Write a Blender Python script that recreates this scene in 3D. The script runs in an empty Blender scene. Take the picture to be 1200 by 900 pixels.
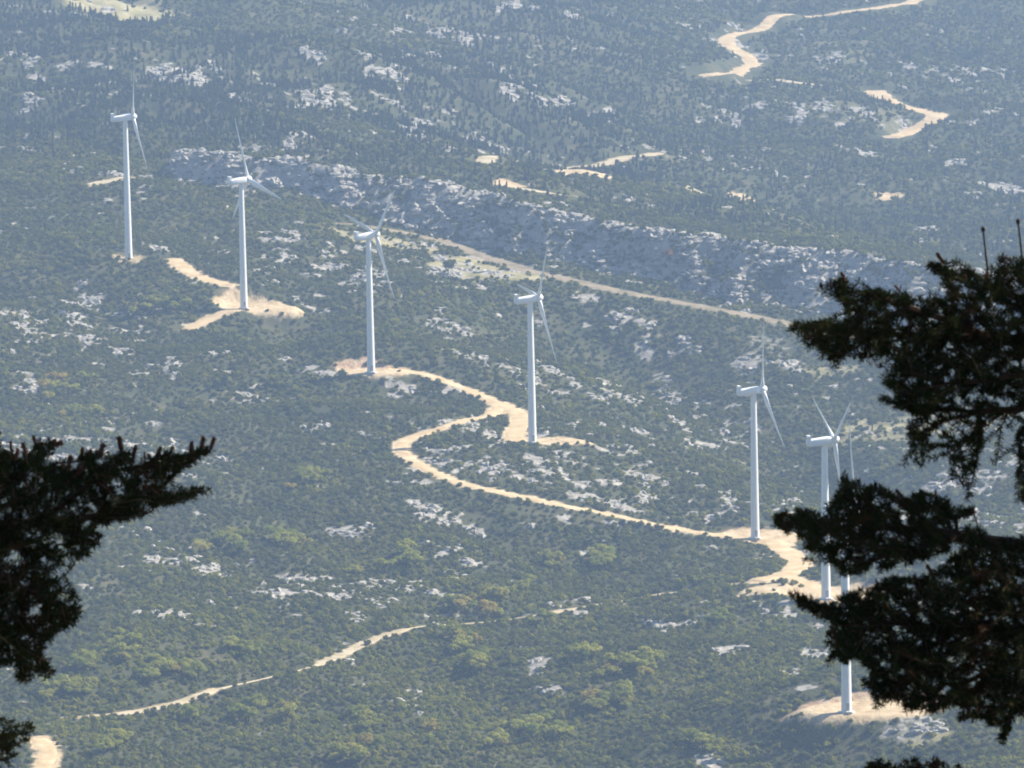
import bpy, math, random
import numpy as np
from mathutils import Vector, Matrix, Euler

R = math.radians
sc = bpy.context.scene
col = sc.collection
rng = np.random.default_rng(7)
random.seed(7)

# ------------------------------------------------------------------ camera, sky, sun, exposure
F = 7670.0                      # focal length in pixels of a 1200 pixel wide picture
CAMZ = 480.0
PITCH, ROLL = -9.0, -1.0
camd = bpy.data.cameras.new('camera')
cam = bpy.data.objects.new('camera', camd)
col.objects.link(cam)
camd.sensor_width = 36.0
camd.lens = 36.0 * F / 1200.0
camd.clip_start = 1.0
camd.clip_end = 20000.0
CROT = Matrix.Rotation(R(90 + PITCH), 3, 'X') @ Matrix.Rotation(R(ROLL), 3, 'Z')
cam.matrix_world = Matrix.Translation((0, 0, CAMZ)) @ CROT.to_4x4()
sc.camera = cam
camd.dof.use_dof = True
camd.dof.focus_distance = 2000.0
camd.dof.aperture_fstop = 40.0

SUN_EL, SUN_AZ = 41.0, 21.0     # azimuth: degrees from +X (right) towards +Y (away)
world = bpy.data.worlds.new('World')
sc.world = world
world.use_nodes = True
wn = world.node_tree
for n in list(wn.nodes): wn.nodes.remove(n)
sky = wn.nodes.new('ShaderNodeTexSky')
sky.sky_type = 'NISHITA'
sky.sun_disc = False
sky.sun_elevation = R(SUN_EL)
sky.sun_rotation = R(90 - SUN_AZ)
sky.altitude = 900
bgn = wn.nodes.new('ShaderNodeBackground')
bgn.inputs['Strength'].default_value = 0.075
wo = wn.nodes.new('ShaderNodeOutputWorld')
wn.links.new(sky.outputs[0], bgn.inputs[0])
wn.links.new(bgn.outputs[0], wo.inputs[0])

sund = bpy.data.lights.new('sun', 'SUN')
sund.energy = 5.0
sund.angle = R(0.53)
sund.color = (1.0, 0.92, 0.78)
sun = bpy.data.objects.new('sun', sund)
col.objects.link(sun)
sdir = Vector((math.cos(R(SUN_EL)) * math.cos(R(SUN_AZ)), math.cos(R(SUN_EL)) * math.sin(R(SUN_AZ)), math.sin(R(SUN_EL))))
sun.rotation_euler = sdir.to_track_quat('Z', 'Y').to_euler()
sun.location = (300, 2000, 900)

vs = sc.view_settings
vs.view_transform = 'Standard'
vs.look = 'None'
vs.exposure = 1.15
vs.gamma = 1.0
vs.use_curve_mapping = False
sc.render.engine = 'CYCLES'
sc.cycles.use_denoising = True
try: sc.cycles.denoiser = 'OPENIMAGEDENOISE'
except Exception: pass
sc.cycles.max_bounces = 6
sc.cycles.volume_bounces = 0
sc.cycles.filter_width = 1.9

HAZE_DENSITY = 1.12e-4
HAZE_COLOR = (0.47, 0.67, 1.0)
HAZE_ANISO = 0.0

# ------------------------------------------------------------------ helpers
CR = np.array(CROT)
CAM = np.array([0, 0, CAMZ])

def ray(px, py):
    d = np.array([(px - 600) / F, (450 - py) / F, -1.0])
    d = CR @ d
    return d / np.linalg.norm(d)

def at(px, py, dist):
    return CAM + ray(px, py) * dist

def project(p):
    q = CR.T @ (np.asarray(p, float) - CAM)
    return 600 + F * q[0] / -q[2], 450 - F * q[1] / -q[2]

def projectv(P):
    q = (np.asarray(P) - CAM) @ CR
    return 600 + F * q[:, 0] / -q[:, 2], 450 - F * q[:, 1] / -q[:, 2]

def tag(o, label=None, cat=None, group=None, kind=None):
    if label: o['label'] = label
    if cat: o['category'] = cat
    if group: o['group'] = group
    if kind: o['kind'] = kind
    return o

def mesh_from(name, V, Fc, mats=(), smooth=False, mat_idx=None):
    me = bpy.data.meshes.new(name)
    me.from_pydata([tuple(v) for v in V] if not isinstance(V, np.ndarray) else V.tolist(), [], Fc if not isinstance(Fc, np.ndarray) else Fc.tolist())
    for m in mats: me.materials.append(m)
    if mat_idx is not None:
        me.polygons.foreach_set('material_index', np.asarray(mat_idx, dtype=np.int32))
    if smooth:
        me.polygons.foreach_set('use_smooth', np.ones(len(me.polygons), dtype=bool))
    me.update()
    return me

def link(name, me, parent=None, loc=(0, 0, 0), rot=(0, 0, 0), scale=(1, 1, 1)):
    o = bpy.data.objects.new(name, me)
    col.objects.link(o)
    o.parent = parent
    o.location = loc
    o.rotation_euler = rot
    o.scale = scale
    return o

def empty(name, loc, rz=0.0):
    o = bpy.data.objects.new(name, None)
    o.empty_display_size = 1.0
    col.objects.link(o)
    o.location = loc
    o.rotation_euler = (0, 0, rz)
    return o

# vectorised gradient noise
_perm = np.random.default_rng(11).permutation(1024)
_ga = np.random.default_rng(12).uniform(0, 2 * np.pi, 1024)
def perlin(x, y, seed=0):
    xi = np.floor(x).astype(np.int64); yi = np.floor(y).astype(np.int64)
    xf = x - xi; yf = y - yi
    u = xf * xf * xf * (xf * (xf * 6 - 15) + 10); v = yf * yf * yf * (yf * (yf * 6 - 15) + 10)
    def g(ix, iy, dx, dy):
        h = _perm[(ix + seed * 57 + _perm[(iy + seed * 131) & 1023]) & 1023]
        a = _ga[h]
        return np.cos(a) * dx + np.sin(a) * dy
    n00 = g(xi, yi, xf, yf); n10 = g(xi + 1, yi, xf - 1, yf)
    n01 = g(xi, yi + 1, xf, yf - 1); n11 = g(xi + 1, yi + 1, xf - 1, yf - 1)
    return ((n00 * (1 - u) + n10 * u) * (1 - v) + (n01 * (1 - u) + n11 * u) * v) * 1.5

def fbm(x, y, scale, octs=4, seed=0, gain=0.5, ridged=False):
    s = 0; a = 1.0; t = 0
    for k in range(octs):
        n = perlin(x / scale * 2 ** k, y / scale * 2 ** k, seed + k)
        if ridged: n = 1 - 2 * np.abs(n)
        s = s + a * n; t += a; a *= gain
    return s / t

def sstep(a, b, x):
    t = np.clip((x - a) / (b - a), 0, 1)
    return t * t * (3 - 2 * t)

# ------------------------------------------------------------------ materials
def new_mat(name):
    m = bpy.data.materials.new(name)
    m.use_nodes = True
    nt = m.node_tree
    for n in list(nt.nodes): nt.nodes.remove(n)
    out = nt.nodes.new('ShaderNodeOutputMaterial')
    return m, nt, out

def N(nt, t, **kw):
    n = nt.nodes.new(t)
    for k, v in kw.items(): setattr(n, k, v)
    return n

def ramp(nt, stops, fac):
    r = N(nt, 'ShaderNodeValToRGB')
    while len(r.color_ramp.elements) < len(stops): r.color_ramp.elements.new(0.5)
    for e, (p, c) in zip(r.color_ramp.elements, stops):
        e.position = p
        e.color = (*c, 1)
    nt.links.new(fac, r.inputs[0])
    return r.outputs[0]

def noise_fac(nt, vec, scale, detail=4, rough=0.6):
    n = N(nt, 'ShaderNodeTexNoise')
    n.inputs['Scale'].default_value = scale
    n.inputs['Detail'].default_value = detail
    n.inputs['Roughness'].default_value = rough
    nt.links.new(vec, n.inputs['Vector'])
    return n.outputs[0]

def mixc(nt, fac, a, b):
    m = N(nt, 'ShaderNodeMix', data_type='RGBA')
    if isinstance(fac, (int, float)): m.inputs[0].default_value = fac
    else: nt.links.new(fac, m.inputs[0])
    for s, v in ((6, a), (7, b)):
        if isinstance(v, tuple): m.inputs[s].default_value = (*v, 1)
        else: nt.links.new(v, m.inputs[s])
    return m.outputs[2]

def math_n(nt, op, a, b=None):
    m = N(nt, 'ShaderNodeMath', operation=op)
    for i, v in enumerate((a, b)):
        if v is None: continue
        if isinstance(v, (int, float)): m.inputs[i].default_value = v
        else: nt.links.new(v, m.inputs[i])
    return m.outputs[0]

def mat_noise(name, stops, scale, rough=0.85, bump=0.0, bscale=None, detail=5, spec=0.2, coord='Object'):
    m, nt, out = new_mat(name)
    tc = N(nt, 'ShaderNodeTexCoord')
    b = N(nt, 'ShaderNodeBsdfPrincipled')
    b.inputs['Roughness'].default_value = rough
    b.inputs['Specular IOR Level'].default_value = spec
    f = noise_fac(nt, tc.outputs[coord], scale, detail)
    nt.links.new(ramp(nt, stops, f), b.inputs['Base Color'])
    if bump:
        bm = N(nt, 'ShaderNodeBump')
        bm.inputs['Strength'].default_value = bump
        bm.inputs['Distance'].default_value = 0.3
        nt.links.new(noise_fac(nt, tc.outputs[coord], bscale or scale * 3, 6), bm.inputs['Height'])
        nt.links.new(bm.outputs[0], b.inputs['Normal'])
    nt.links.new(b.outputs[0], out.inputs[0])
    return m

def mat_leaf(name, stops, trans=0.3, rough=0.7, geo_noise=None):
    """foliage: colour varies per plant; part of the light passes through the leaves"""
    m, nt, out = new_mat(name)
    oi = N(nt, 'ShaderNodeObjectInfo')
    fac = oi.outputs['Random']
    if geo_noise:
        g = N(nt, 'ShaderNodeNewGeometry')
        f2 = noise_fac(nt, g.outputs['Position'], geo_noise, 3)
        fac = math_n(nt, 'ADD', math_n(nt, 'MULTIPLY', fac, 0.55), math_n(nt, 'MULTIPLY', math_n(nt, 'SUBTRACT', f2, 0.28), 1.0))
    c = ramp(nt, stops, fac)
    d = N(nt, 'ShaderNodeBsdfDiffuse')
    t = N(nt, 'ShaderNodeBsdfTranslucent')
    nt.links.new(c, d.inputs[0]); nt.links.new(c, t.inputs[0])
    mx = N(nt, 'ShaderNodeMixShader')
    mx.inputs[0].default_value = trans
    nt.links.new(d.outputs[0], mx.inputs[1]); nt.links.new(t.outputs[0], mx.inputs[2])
    nt.links.new(mx.outputs[0], out.inputs[0])
    return m

ROCK_STOPS = [(0.28, (0.14, 0.13, 0.11)), (0.5, (0.33, 0.31, 0.275)), (0.72, (0.48, 0.45, 0.40))]
M_rock = mat_noise('limestone', ROCK_STOPS, 0.35, 0.9, 0.6, 1.5)
M_earth = mat_noise('tan_earth', [(0.3, (0.38, 0.27, 0.14)), (0.55, (0.52, 0.395, 0.23)), (0.75, (0.60, 0.49, 0.33))], 0.16, 0.95, 0.4, 1.2)
M_redearth = mat_noise('red_earth', [(0.3, (0.26, 0.13, 0.07)), (0.55, (0.40, 0.24, 0.14)), (0.75, (0.52, 0.40, 0.28))], 0.25, 0.95, 0.6, 1.0)
M_track = mat_noise('pale_track', [(0.3, (0.30, 0.24, 0.14)), (0.6, (0.48, 0.41, 0.28))], 0.12, 0.95, 0.3, 1.2)
M_dim = mat_noise('grassy_track', [(0.3, (0.14, 0.115, 0.07)), (0.6, (0.27, 0.22, 0.15))], 0.12, 0.95, 0.3, 1.2)
M_white = mat_noise('turbine_white', [(0.3, (0.74, 0.75, 0.75)), (0.7, (0.82, 0.82, 0.81))], 0.25, 0.4, 0.0, spec=0.45)
M_grey = mat_noise('turbine_grey', [(0.3, (0.32, 0.33, 0.34)), (0.7, (0.42, 0.43, 0.44))], 0.6, 0.5)
M_concrete = mat_noise('concrete', [(0.3, (0.36, 0.35, 0.33)), (0.7, (0.48, 0.47, 0.44))], 0.8, 0.9)
M_bark = mat_noise('bark', [(0.3, (0.035, 0.027, 0.02)), (0.7, (0.10, 0.08, 0.06))], 30, 0.95, 0.3, 60)
M_twig = mat_noise('fir_twig', [(0.3, (0.030, 0.020, 0.013)), (0.7, (0.075, 0.045, 0.028))], 60, 0.9)
M_cone = mat_noise('dry_cone', [(0.3, (0.055, 0.023, 0.015)), (0.55, (0.14, 0.060, 0.038)), (0.75, (0.24, 0.12, 0.075))], 90, 0.9, 0.5, 200)
M_needle = mat_leaf('fir_needle', [(0.2, (0.016, 0.023, 0.009)), (0.5, (0.034, 0.042, 0.014)), (0.8, (0.075, 0.076, 0.024))], 0.2, geo_noise=9.0)
M_dryneedle = mat_leaf('dry_fir_needle', [(0.2, (0.04, 0.022, 0.012)), (0.8, (0.10, 0.052, 0.028))], 0.2, geo_noise=9.0)
M_shrub = mat_leaf('maquis_leaf', [(0.1, (0.066, 0.076, 0.020)), (0.45, (0.110, 0.120, 0.028)), (0.75, (0.160, 0.162, 0.036)), (0.95, (0.21, 0.195, 0.044))], 0.45, geo_noise=0.02)
M_shruby = mat_leaf('olive_leaf', [(0.1, (0.16, 0.18, 0.030)), (0.5, (0.22, 0.23, 0.036)), (0.9, (0.28, 0.265, 0.044))], 0.45)
M_forest = mat_leaf('pine_leaf', [(0.1, (0.030, 0.044, 0.022)), (0.5, (0.048, 0.064, 0.028)), (0.9, (0.085, 0.095, 0.034))], 0.3, geo_noise=0.01)
M_yellow = mat_leaf('autumn_leaf', [(0.05, (0.21, 0.24, 0.045)), (0.5, (0.29, 0.30, 0.055)), (0.85, (0.34, 0.33, 0.065)), (0.97, (0.36, 0.28, 0.065))], 0.55)
M_orange = mat_leaf('orange_leaf', [(0.0, (0.30, 0.15, 0.04)), (1.0, (0.34, 0.18, 0.05))], 0.38)

# terrain: colours of soil, dry grass, bare earth and limestone, laid out by attributes of the ground
M_ground, nt, out = new_mat('hillside_ground')
geo = N(nt, 'ShaderNodeNewGeometry')
pos = geo.outputs['Position']
def att(name):
    a = N(nt, 'ShaderNodeAttribute'); a.attribute_name = name
    return a.outputs['Fac']
soil = ramp(nt, [(0.3, (0.035, 0.042, 0.018)), (0.5, (0.06, 0.064, 0.028)), (0.72, (0.115, 0.10, 0.052))], noise_fac(nt, pos, 0.05, 8, 0.65))
dry = ramp(nt, [(0.3, (0.14, 0.13, 0.055)), (0.5, (0.28, 0.25, 0.13)), (0.7, (0.42, 0.37, 0.23))], noise_fac(nt, pos, 0.09, 6))
rockc = ramp(nt, [(0.30, (0.08, 0.08, 0.065)), (0.45, (0.26, 0.24, 0.21)), (0.7, (0.48, 0.45, 0.40))], noise_fac(nt, pos, 0.22, 8, 0.7))
bare = ramp(nt, [(0.3, (0.32, 0.225, 0.125)), (0.5, (0.50, 0.385, 0.235)), (0.72, (0.61, 0.50, 0.345))], noise_fac(nt, pos, 0.2, 7, 0.65))
brk = noise_fac(nt, pos, 0.33, 6, 0.75)
def broken(a, soft=0.10):
    x = math_n(nt, 'ADD', att(a), math_n(nt, 'MULTIPLY', math_n(nt, 'SUBTRACT', brk, 0.5), 1.1))
    mr = N(nt, 'ShaderNodeMapRange')
    mr.inputs[1].default_value = 0.5 - soft; mr.inputs[2].default_value = 0.5 + soft
    nt.links.new(x, mr.inputs[0])
    return mr.outputs[0]
c = mixc(nt, broken('dry', 0.3), soil, dry)
c = mixc(nt, broken('rock'), c, rockc)
c = mixc(nt, broken('bare', 0.2), c, bare)
redc = ramp(nt, [(0.3, (0.24, 0.135, 0.075)), (0.5, (0.40, 0.275, 0.175)), (0.72, (0.56, 0.46, 0.34))], noise_fac(nt, pos, 0.3, 7, 0.7))
c = mixc(nt, broken('red', 0.25), c, redc)
b = N(nt, 'ShaderNodeBsdfPrincipled')
b.inputs['Roughness'].default_value = 0.95
b.inputs['Specular IOR Level'].default_value = 0.1
nt.links.new(c, b.inputs['Base Color'])
bm = N(nt, 'ShaderNodeBump')
bm.inputs['Strength'].default_value = 0.9; bm.inputs['Distance'].default_value = 1.2
nt.links.new(noise_fac(nt, pos, 0.3, 7, 0.7), bm.inputs['Height'])
nt.links.new(bm.outputs[0], b.inputs['Normal'])
nt.links.new(b.outputs[0], out.inputs[0])

# ------------------------------------------------------------------ terrain
# turbine: base pixel, distance, hub height, yaw of the rotor axis, blade phase
TURB = [
    dict(px=151, py=305, d=2760, hub=60.3, yaw=16, ph=94),
    dict(px=286, py=362, d=2700, hub=53.3, yaw=32, ph=16),
    dict(px=435, py=437, d=2560, hub=54.1, yaw=31, ph=78),
    dict(px=624, py=519, d=2420, hub=53.7, yaw=19, ph=86),
    dict(px=885, py=631, d=2330, hub=53.2, yaw=15, ph=104),
    dict(px=968, py=702, d=2160, hub=52.8, yaw=14, ph=66),
    dict(px=992, py=835, d=1930, hub=60.0, yaw=18, ph=0),
]
CTRL = [(t['px'], t['py'], t['d']) for t in TURB] + [
    (100, 900, 1900), (100, 750, 2070), (100, 600, 2270), (100, 450, 2500), (30, 330, 2740),
    (350, 900, 1920), (350, 720, 2120), (350, 560, 2350),
    (600, 900, 1930), (600, 720, 2150), (600, 420, 2610), (600, 330, 2800),
    (850, 900, 1900), (800, 750, 2080), (850, 520, 2540), (800, 420, 2720), (900, 390, 2745),
    (1100, 900, 1850), (1150, 760, 2020), (1150, 640, 2250), (1150, 520, 2520), (1150, 410, 2740),
    (420, 280, 2850), (250, 235, 2900), (60, 235, 2890),
    (100, 190, 3010), (100, 100, 3330), (100, 0, 3720),
    (350, 140, 3180), (350, 60, 3500), (350, 0, 3800),
    (600, 185, 3250), (600, 90, 3620), (600, 0, 4020),
    (850, 245, 3330), (850, 150, 3700), (850, 60, 4060), (850, 0, 4330),
    (1150, 255, 3350), (1150, 150, 3760), (1150, 60, 4120), (1150, 0, 4400),
    (-300, 900, 1880), (-300, 500, 2400), (-300, 300, 2780), (-300, 150, 3150), (-300, 0, 3700),
    (1500, 900, 1830), (1500, 640, 2250), (1500, 400, 2760), (1500, 250, 3350), (1500, 0, 4450),
    (100, -150, 4500), (600, -150, 4700), (1150, -150, 4900), (-300, -150, 4500), (1500, -150, 5000),
]
CP = np.array([at(*c) for c in CTRL])
def tps_fit(P):
    S = 500.0
    xy = P[:, :2] / S; n = len(P)
    r2 = ((xy[:, None] - xy[None]) ** 2).sum(-1)
    K = np.where(r2 > 0, 0.5 * r2 * np.log(r2 + 1e-12), 0) + np.eye(n) * 0.004
    A = np.zeros((n + 3, n + 3)); A[:n, :n] = K
    A[:n, n] = 1; A[:n, n + 1:] = xy; A[n, :n] = 1; A[n + 1:, :n] = xy.T
    w = np.linalg.solve(A, np.r_[P[:, 2], 0, 0, 0])
    def f(x, y):
        x = np.asarray(x) / S; y = np.asarray(y) / S
        o = w[n] + w[n + 1] * x + w[n + 2] * y
        for i in range(n):
            q = (x - xy[i, 0]) ** 2 + (y - xy[i, 1]) ** 2
            o = o + w[i] * 0.5 * q * np.log(q + 1e-12)
        return o
    return f
tps = tps_fit(CP)

def lines(segs):
    o = []
    for a, b, s in segs:
        n = max(1, round((b - a) / s))
        o += list(np.linspace(a, b, n, endpoint=False))
    return np.array(o + [segs[-1][1]])
ylist = [-160, -120, -90, -60, -40, -25] + list(np.arange(-15, 60, 5)) + [60, 75, 95, 120, 160, 220, 300, 400, 500, 620, 760, 900, 1040, 1180, 1300, 1400, 1480, 1560, 1630, 1690, 1730, 1760]
y = 1780.0
while y < 4500:
    ylist.append(y); y += 2.1 + 2.0 * (y - 1780) / 2700
while y < 6600:
    ylist.append(y); y += 12 + (y - 4500) / 12
ys = np.array(ylist)
xs = lines([(-1500, -900, 60), (-900, -600, 20), (-600, -420, 8), (-420, 420, 2.4), (420, 600, 8), (600, 900, 20), (900, 1500, 60)])
X, Y = np.meshgrid(xs, ys)
Xc = np.clip(X, -520, 620)
Yc = np.clip(Y, 1750, 4950)
Z = tps(Xc, Yc)
# folds and gullies
dist_fade = sstep(1650, 1850, Y)
fold = fbm(X + 40, Y * 0.8, 170, 3, 3) * 9 + fbm(X, Y, 62, 3, 9) * 4.2
gul = fbm(X * 0.9 + Y * 0.35, Y * 0.45 - X * 0.2, 120, 3, 21, ridged=True)
fold += -np.clip(gul - 0.25, 0, 1) * 9
Z = Z + fold * dist_fade * (0.75 + 0.55 * sstep(2900, 3200, Y))
# near mountainside that the photographer and the firs stand on, valley, far mountain
nearY = [-400, -160, -4, 0, 4, 30, 100, 300, 700, 1050, 1350]
nearZ = [250, 70, 0.2, -1.7, -3.6, -17, -58, -190, -430, -486, -478]
NZ = CAMZ + np.interp(Y, nearY, nearZ) + fbm(X, Y, 90, 3, 5) * 8 * sstep(60, 200, Y)
k = sstep(1300, 1800, Y)
Z = NZ * (1 - k) + Z * k
Z += sstep(4800, 6600, Y) * (CAMZ - 25 - Z) * 0.95

# the limestone scarp
CREST = [(186, 183, 2965), (215, 174, 2962), (262, 178, 2960), (330, 186, 2950), (420, 200, 2930), (490, 210, 2915), (560, 225, 2900), (640, 244, 2880), (720, 261, 2860),
         (800, 272, 2842), (880, 280, 2830), (950, 291, 2820), (1020, 300, 2810), (1090, 310, 2800), (1200, 327, 2790), (1400, 360, 2780), (1700, 420, 2760)]
CRp = np.array([at(*c) for c in CREST])
yc = np.interp(X, CRp[:, 0], CRp[:, 1]) + fbm(X, X * 0, 45, 3, 31) * 9 + fbm(X, Y * 0.5, 15, 3, 35) * 7
zc = np.interp(X, CRp[:, 0], CRp[:, 2]) + fbm(X, X * 0 + 7, 26, 3, 33) * 2.2
left_fade = sstep(CRp[0, 0] - 26, CRp[1, 0] + 4, X)
zc = zc - 26 * (1 - left_fade)
t = yc - Y
tA = t
rough = fbm(X, Y, 22, 4, 41)
front = zc - np.clip(t, 0, None) * 0.92 + rough * np.clip(t, 0, 12) * 0.55 + fbm(X, Y, 9, 2, 43) * np.clip(t, 0, 5) * 0.5 + np.sin(np.clip(t, 0, 80) * 0.42 + rough * 5) * 1.1 * sstep(0, 6, t)
back = zc - np.clip(-t, 0, None) * 0.24 + rough * 1.2
SC = np.where(t > 0, front, back)
scarp_rock = (sstep(-9, -1, t) * (1 - sstep(26, 40, t))) * left_fade * sstep(-2.0, 1.0, SC - Z)
Z = np.maximum(Z, SC) + 0.0

def zgrid(x, y, A=None):
    A = Z if A is None else A
    x = np.atleast_1d(np.asarray(x, float)); y = np.atleast_1d(np.asarray(y, float))
    i = np.clip(np.searchsorted(xs, x) - 1, 0, len(xs) - 2); j = np.clip(np.searchsorted(ys, y) - 1, 0, len(ys) - 2)
    u = np.clip((x - xs[i]) / (xs[i + 1] - xs[i]), 0, 1); v = np.clip((y - ys[j]) / (ys[j + 1] - ys[j]), 0, 1)
    return (A[j, i] * (1 - u) + A[j, i + 1] * u) * (1 - v) + (A[j + 1, i] * (1 - u) + A[j + 1, i + 1] * u) * v

_dd = np.arange(1750, 6000, 2.0)
def ground(px, py):
    """the point of the ground that is seen at a pixel of the photograph"""
    r = ray(px, py)
    P = CAM + r[None] * _dd[:, None]
    h = P[:, 2] - zgrid(P[:, 0], P[:, 1])
    k = np.argmax(h < 0)
    if h[k] >= 0: k = len(_dd) - 1
    k = max(k, 1)
    a = h[k - 1] / (h[k - 1] - h[k] + 1e-9)
    d = _dd[k - 1] + a * 2.0
    return CAM + r * d

def gully(pix, depth, width):
    P = np.array([ground(*p)[:2] for p in pix])
    best = np.full(X.shape, 1e9)
    for a, b_ in zip(P[:-1], P[1:]):
        ab = b_ - a; u = np.clip(((X - a[0]) * ab[0] + (Y - a[1]) * ab[1]) / (ab @ ab), 0, 1)
        best = np.minimum(best, np.hypot(X - a[0] - u * ab[0], Y - a[1] - u * ab[1]))
    best = best + fbm(X, Y, 40, 3, 47) * 9
    return -depth * np.exp(-(np.clip(best, 0, None) / width) ** 2)
gz = gully([(660, 365), (730, 405), (800, 445), (870, 485), (950, 530), (1060, 580)], 13, 30)
gz = gz + gully([(560, 615), (640, 650), (700, 672), (770, 690)], 6, 17) + gully([(60, 560), (180, 610), (300, 660)], 6, 22) + gully([(380, 330), (330, 420), (250, 480)], 5, 20)
gz = gz + gully([(470, 760), (540, 800), (640, 880)], 6, 18)
Z = Z + gz

bareA = np.zeros_like(Z); redA = np.zeros_like(Z); rockA = np.zeros_like(Z); dryA = np.zeros_like(Z); vegA = np.ones_like(Z)
rockA = np.maximum(rockA, scarp_rock * (0.66 + 0.7 * fbm(X, Y * 0.8, 30, 4, 51) + 0.45 * sstep(4, -1, t)))
vegA *= 1 - 0.0 * scarp_rock

def window(x0, x1, y0, y1):
    i0, i1 = np.searchsorted(xs, [x0, x1]); j0, j1 = np.searchsorted(ys, [y0, y1])
    return slice(max(j0 - 1, 0), j1 + 1), slice(max(i0 - 1, 0), i1 + 1)

# turbine pads: levelled platforms cut into the slope
PADS = []   # (centre x, y, z, half width, half depth, tilt)
padspec = [(1, 1, 4, 4, 0.06), (6, 4, 15, 10, 0.11), (1, 4, 10, 6, 0.26), (3, 2, 12, 5, 0.08), (3, 5, 11, 7, 0.12), (4, 4, 14, 10, 0.18), (7, 5, 19, 10, 0.22)]
for t_, (ox, oy, hw, hd, tilt) in zip(TURB, padspec):
    p = at(t_['px'], t_['py'], t_['d'])
    t_['pos'] = p
    PADS.append((p[0] + ox, p[1] + oy, p[2], hw, hd, tilt))
padA = np.zeros_like(Z)
for pi, (cx, cy, cz, hw, hd, tilt) in enumerate(PADS):
    sl = window(cx - 140, cx + 140, cy - 140, cy + 140)
    x, y_ = X[sl], Y[sl]
    n = fbm(x, y_, 14, 2, 61) * 0.22
    ang = 0.25
    q = np.sqrt((((x - cx)) / hw) ** 2 + (((y_ - cy)) / hd) ** 2) + n
    g = np.exp(-((x - cx) ** 2 + (y_ - cy) ** 2) / 55 ** 2)
    nat = Z[sl] + (cz - zgrid(cx, cy)[0]) * g
    nat = nat + tilt * np.clip(y_ - cy, -45, 40) * g
    dm = (q - 1) * min(hw, hd)
    k = sstep(0, 5.5, dm)
    Z[sl] = cz * (1 - k) + nat * k + fbm(x, y_, 5, 3, 63) * 2.2 * k * (1 - k) * 4 * 0.5
    fr = (1 - sstep(2.2, 4.4, dm)) * (0.3 if hw < 6 else 1.0)
    front_ = sstep(0.5, 2.5, dm) * sstep(2, -4, y_ - cy)
    bareA[sl] = np.maximum(bareA[sl], fr * (1 - (0.5, 0.5, 0.75, 0.6, 0.5, 0.5, 0.6)[pi] * front_))
    rockA[sl] = np.maximum(rockA[sl], fr * front_ * (0, 0.5, 0.2, 0.2, 0.3, 0.55, 0.42)[pi])
    redA[sl] = np.maximum(redA[sl], (1 - sstep(4, 6, dm)) * sstep(0.2, 1.2, dm) * sstep(0, 4, y_ - cy) * (0, 0.3, 0.95, 0.25, 0.35, 0.3, 0.8)[pi])
    vegA[sl] = np.minimum(vegA[sl], np.maximum(sstep(3.4, 5.0, dm), 0.5 * front_))
    padA[sl] = np.maximum(padA[sl], 1 - sstep(-1, 0.5, dm))

def smooth_poly(P, step=4.0):
    P = np.array(P)
    seg = np.r_[0, np.cumsum(np.linalg.norm(np.diff(P[:, :2], axis=0), axis=1))]
    n = max(4, int(seg[-1] / step))
    s = np.linspace(0, seg[-1], n)
    Q = np.stack([np.interp(s, seg, P[:, k]) for k in range(2)], 1)
    for _ in range(6):
        Q[1:-1] = 0.25 * Q[:-2] + 0.5 * Q[1:-1] + 0.25 * Q[2:]
    return Q

ROADS = []
def road(pix, w, name, mat, label, bank=1.0, clear=None, hide=()):
    P = smooth_poly([ground(*p)[:2] for p in pix])
    z = zgrid(P[:, 0], P[:, 1])
    for _ in range(14):
        z[1:-1] = 0.25 * z[:-2] + 0.5 * z[1:-1] + 0.25 * z[2:]
    wv = np.full(len(P), float(w))
    if hide:
        qx, _ = projectv(np.c_[P, z])
        for (h0, h1) in hide: wv[(qx > h0) & (qx < h1)] = 1.0
        for _ in range(2): wv[1:-1] = 0.25 * wv[:-2] + 0.5 * wv[1:-1] + 0.25 * wv[2:]
    ROADS.append(dict(P=P, z=z, w=w, wv=wv, name=name, mat=mat, label=label))
    sl = window(P[:, 0].min() - 25, P[:, 0].max() + 25, P[:, 1].min() - 25, P[:, 1].max() + 25)
    x, y_ = X[sl], Y[sl]
    best = np.full(x.shape, 1e9); bz = np.zeros(x.shape); bw = np.full(x.shape, float(w))
    for (a, za, wa) in zip(P, z, wv):
        d2 = (x - a[0]) ** 2 + (y_ - a[1]) ** 2
        m = d2 < best
        best[m] = d2[m]; bz[m] = za; bw[m] = wa
    d = np.sqrt(best) + (w - bw) * 0.5
    k = sstep(w * 0.5 + 0.8, w * 0.5 + 6, d)
    pm = padA[sl]
    Z[sl] = np.where(pm > 0.5, Z[sl], bz * (1 - k) + Z[sl] * k)
    nb = fbm(x, y_, 9, 3, 71) * 1.6
    bareA[sl] = np.maximum(bareA[sl], bank * (1 - sstep(w * 0.5 + 0.2, w * 0.5 + 1.8, d + nb)))
    cl = w * 0.5 + (1.2 if clear is None else clear)
    vegA[sl] = np.minimum(vegA[sl], sstep(cl, cl + 1.5, d))

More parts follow.
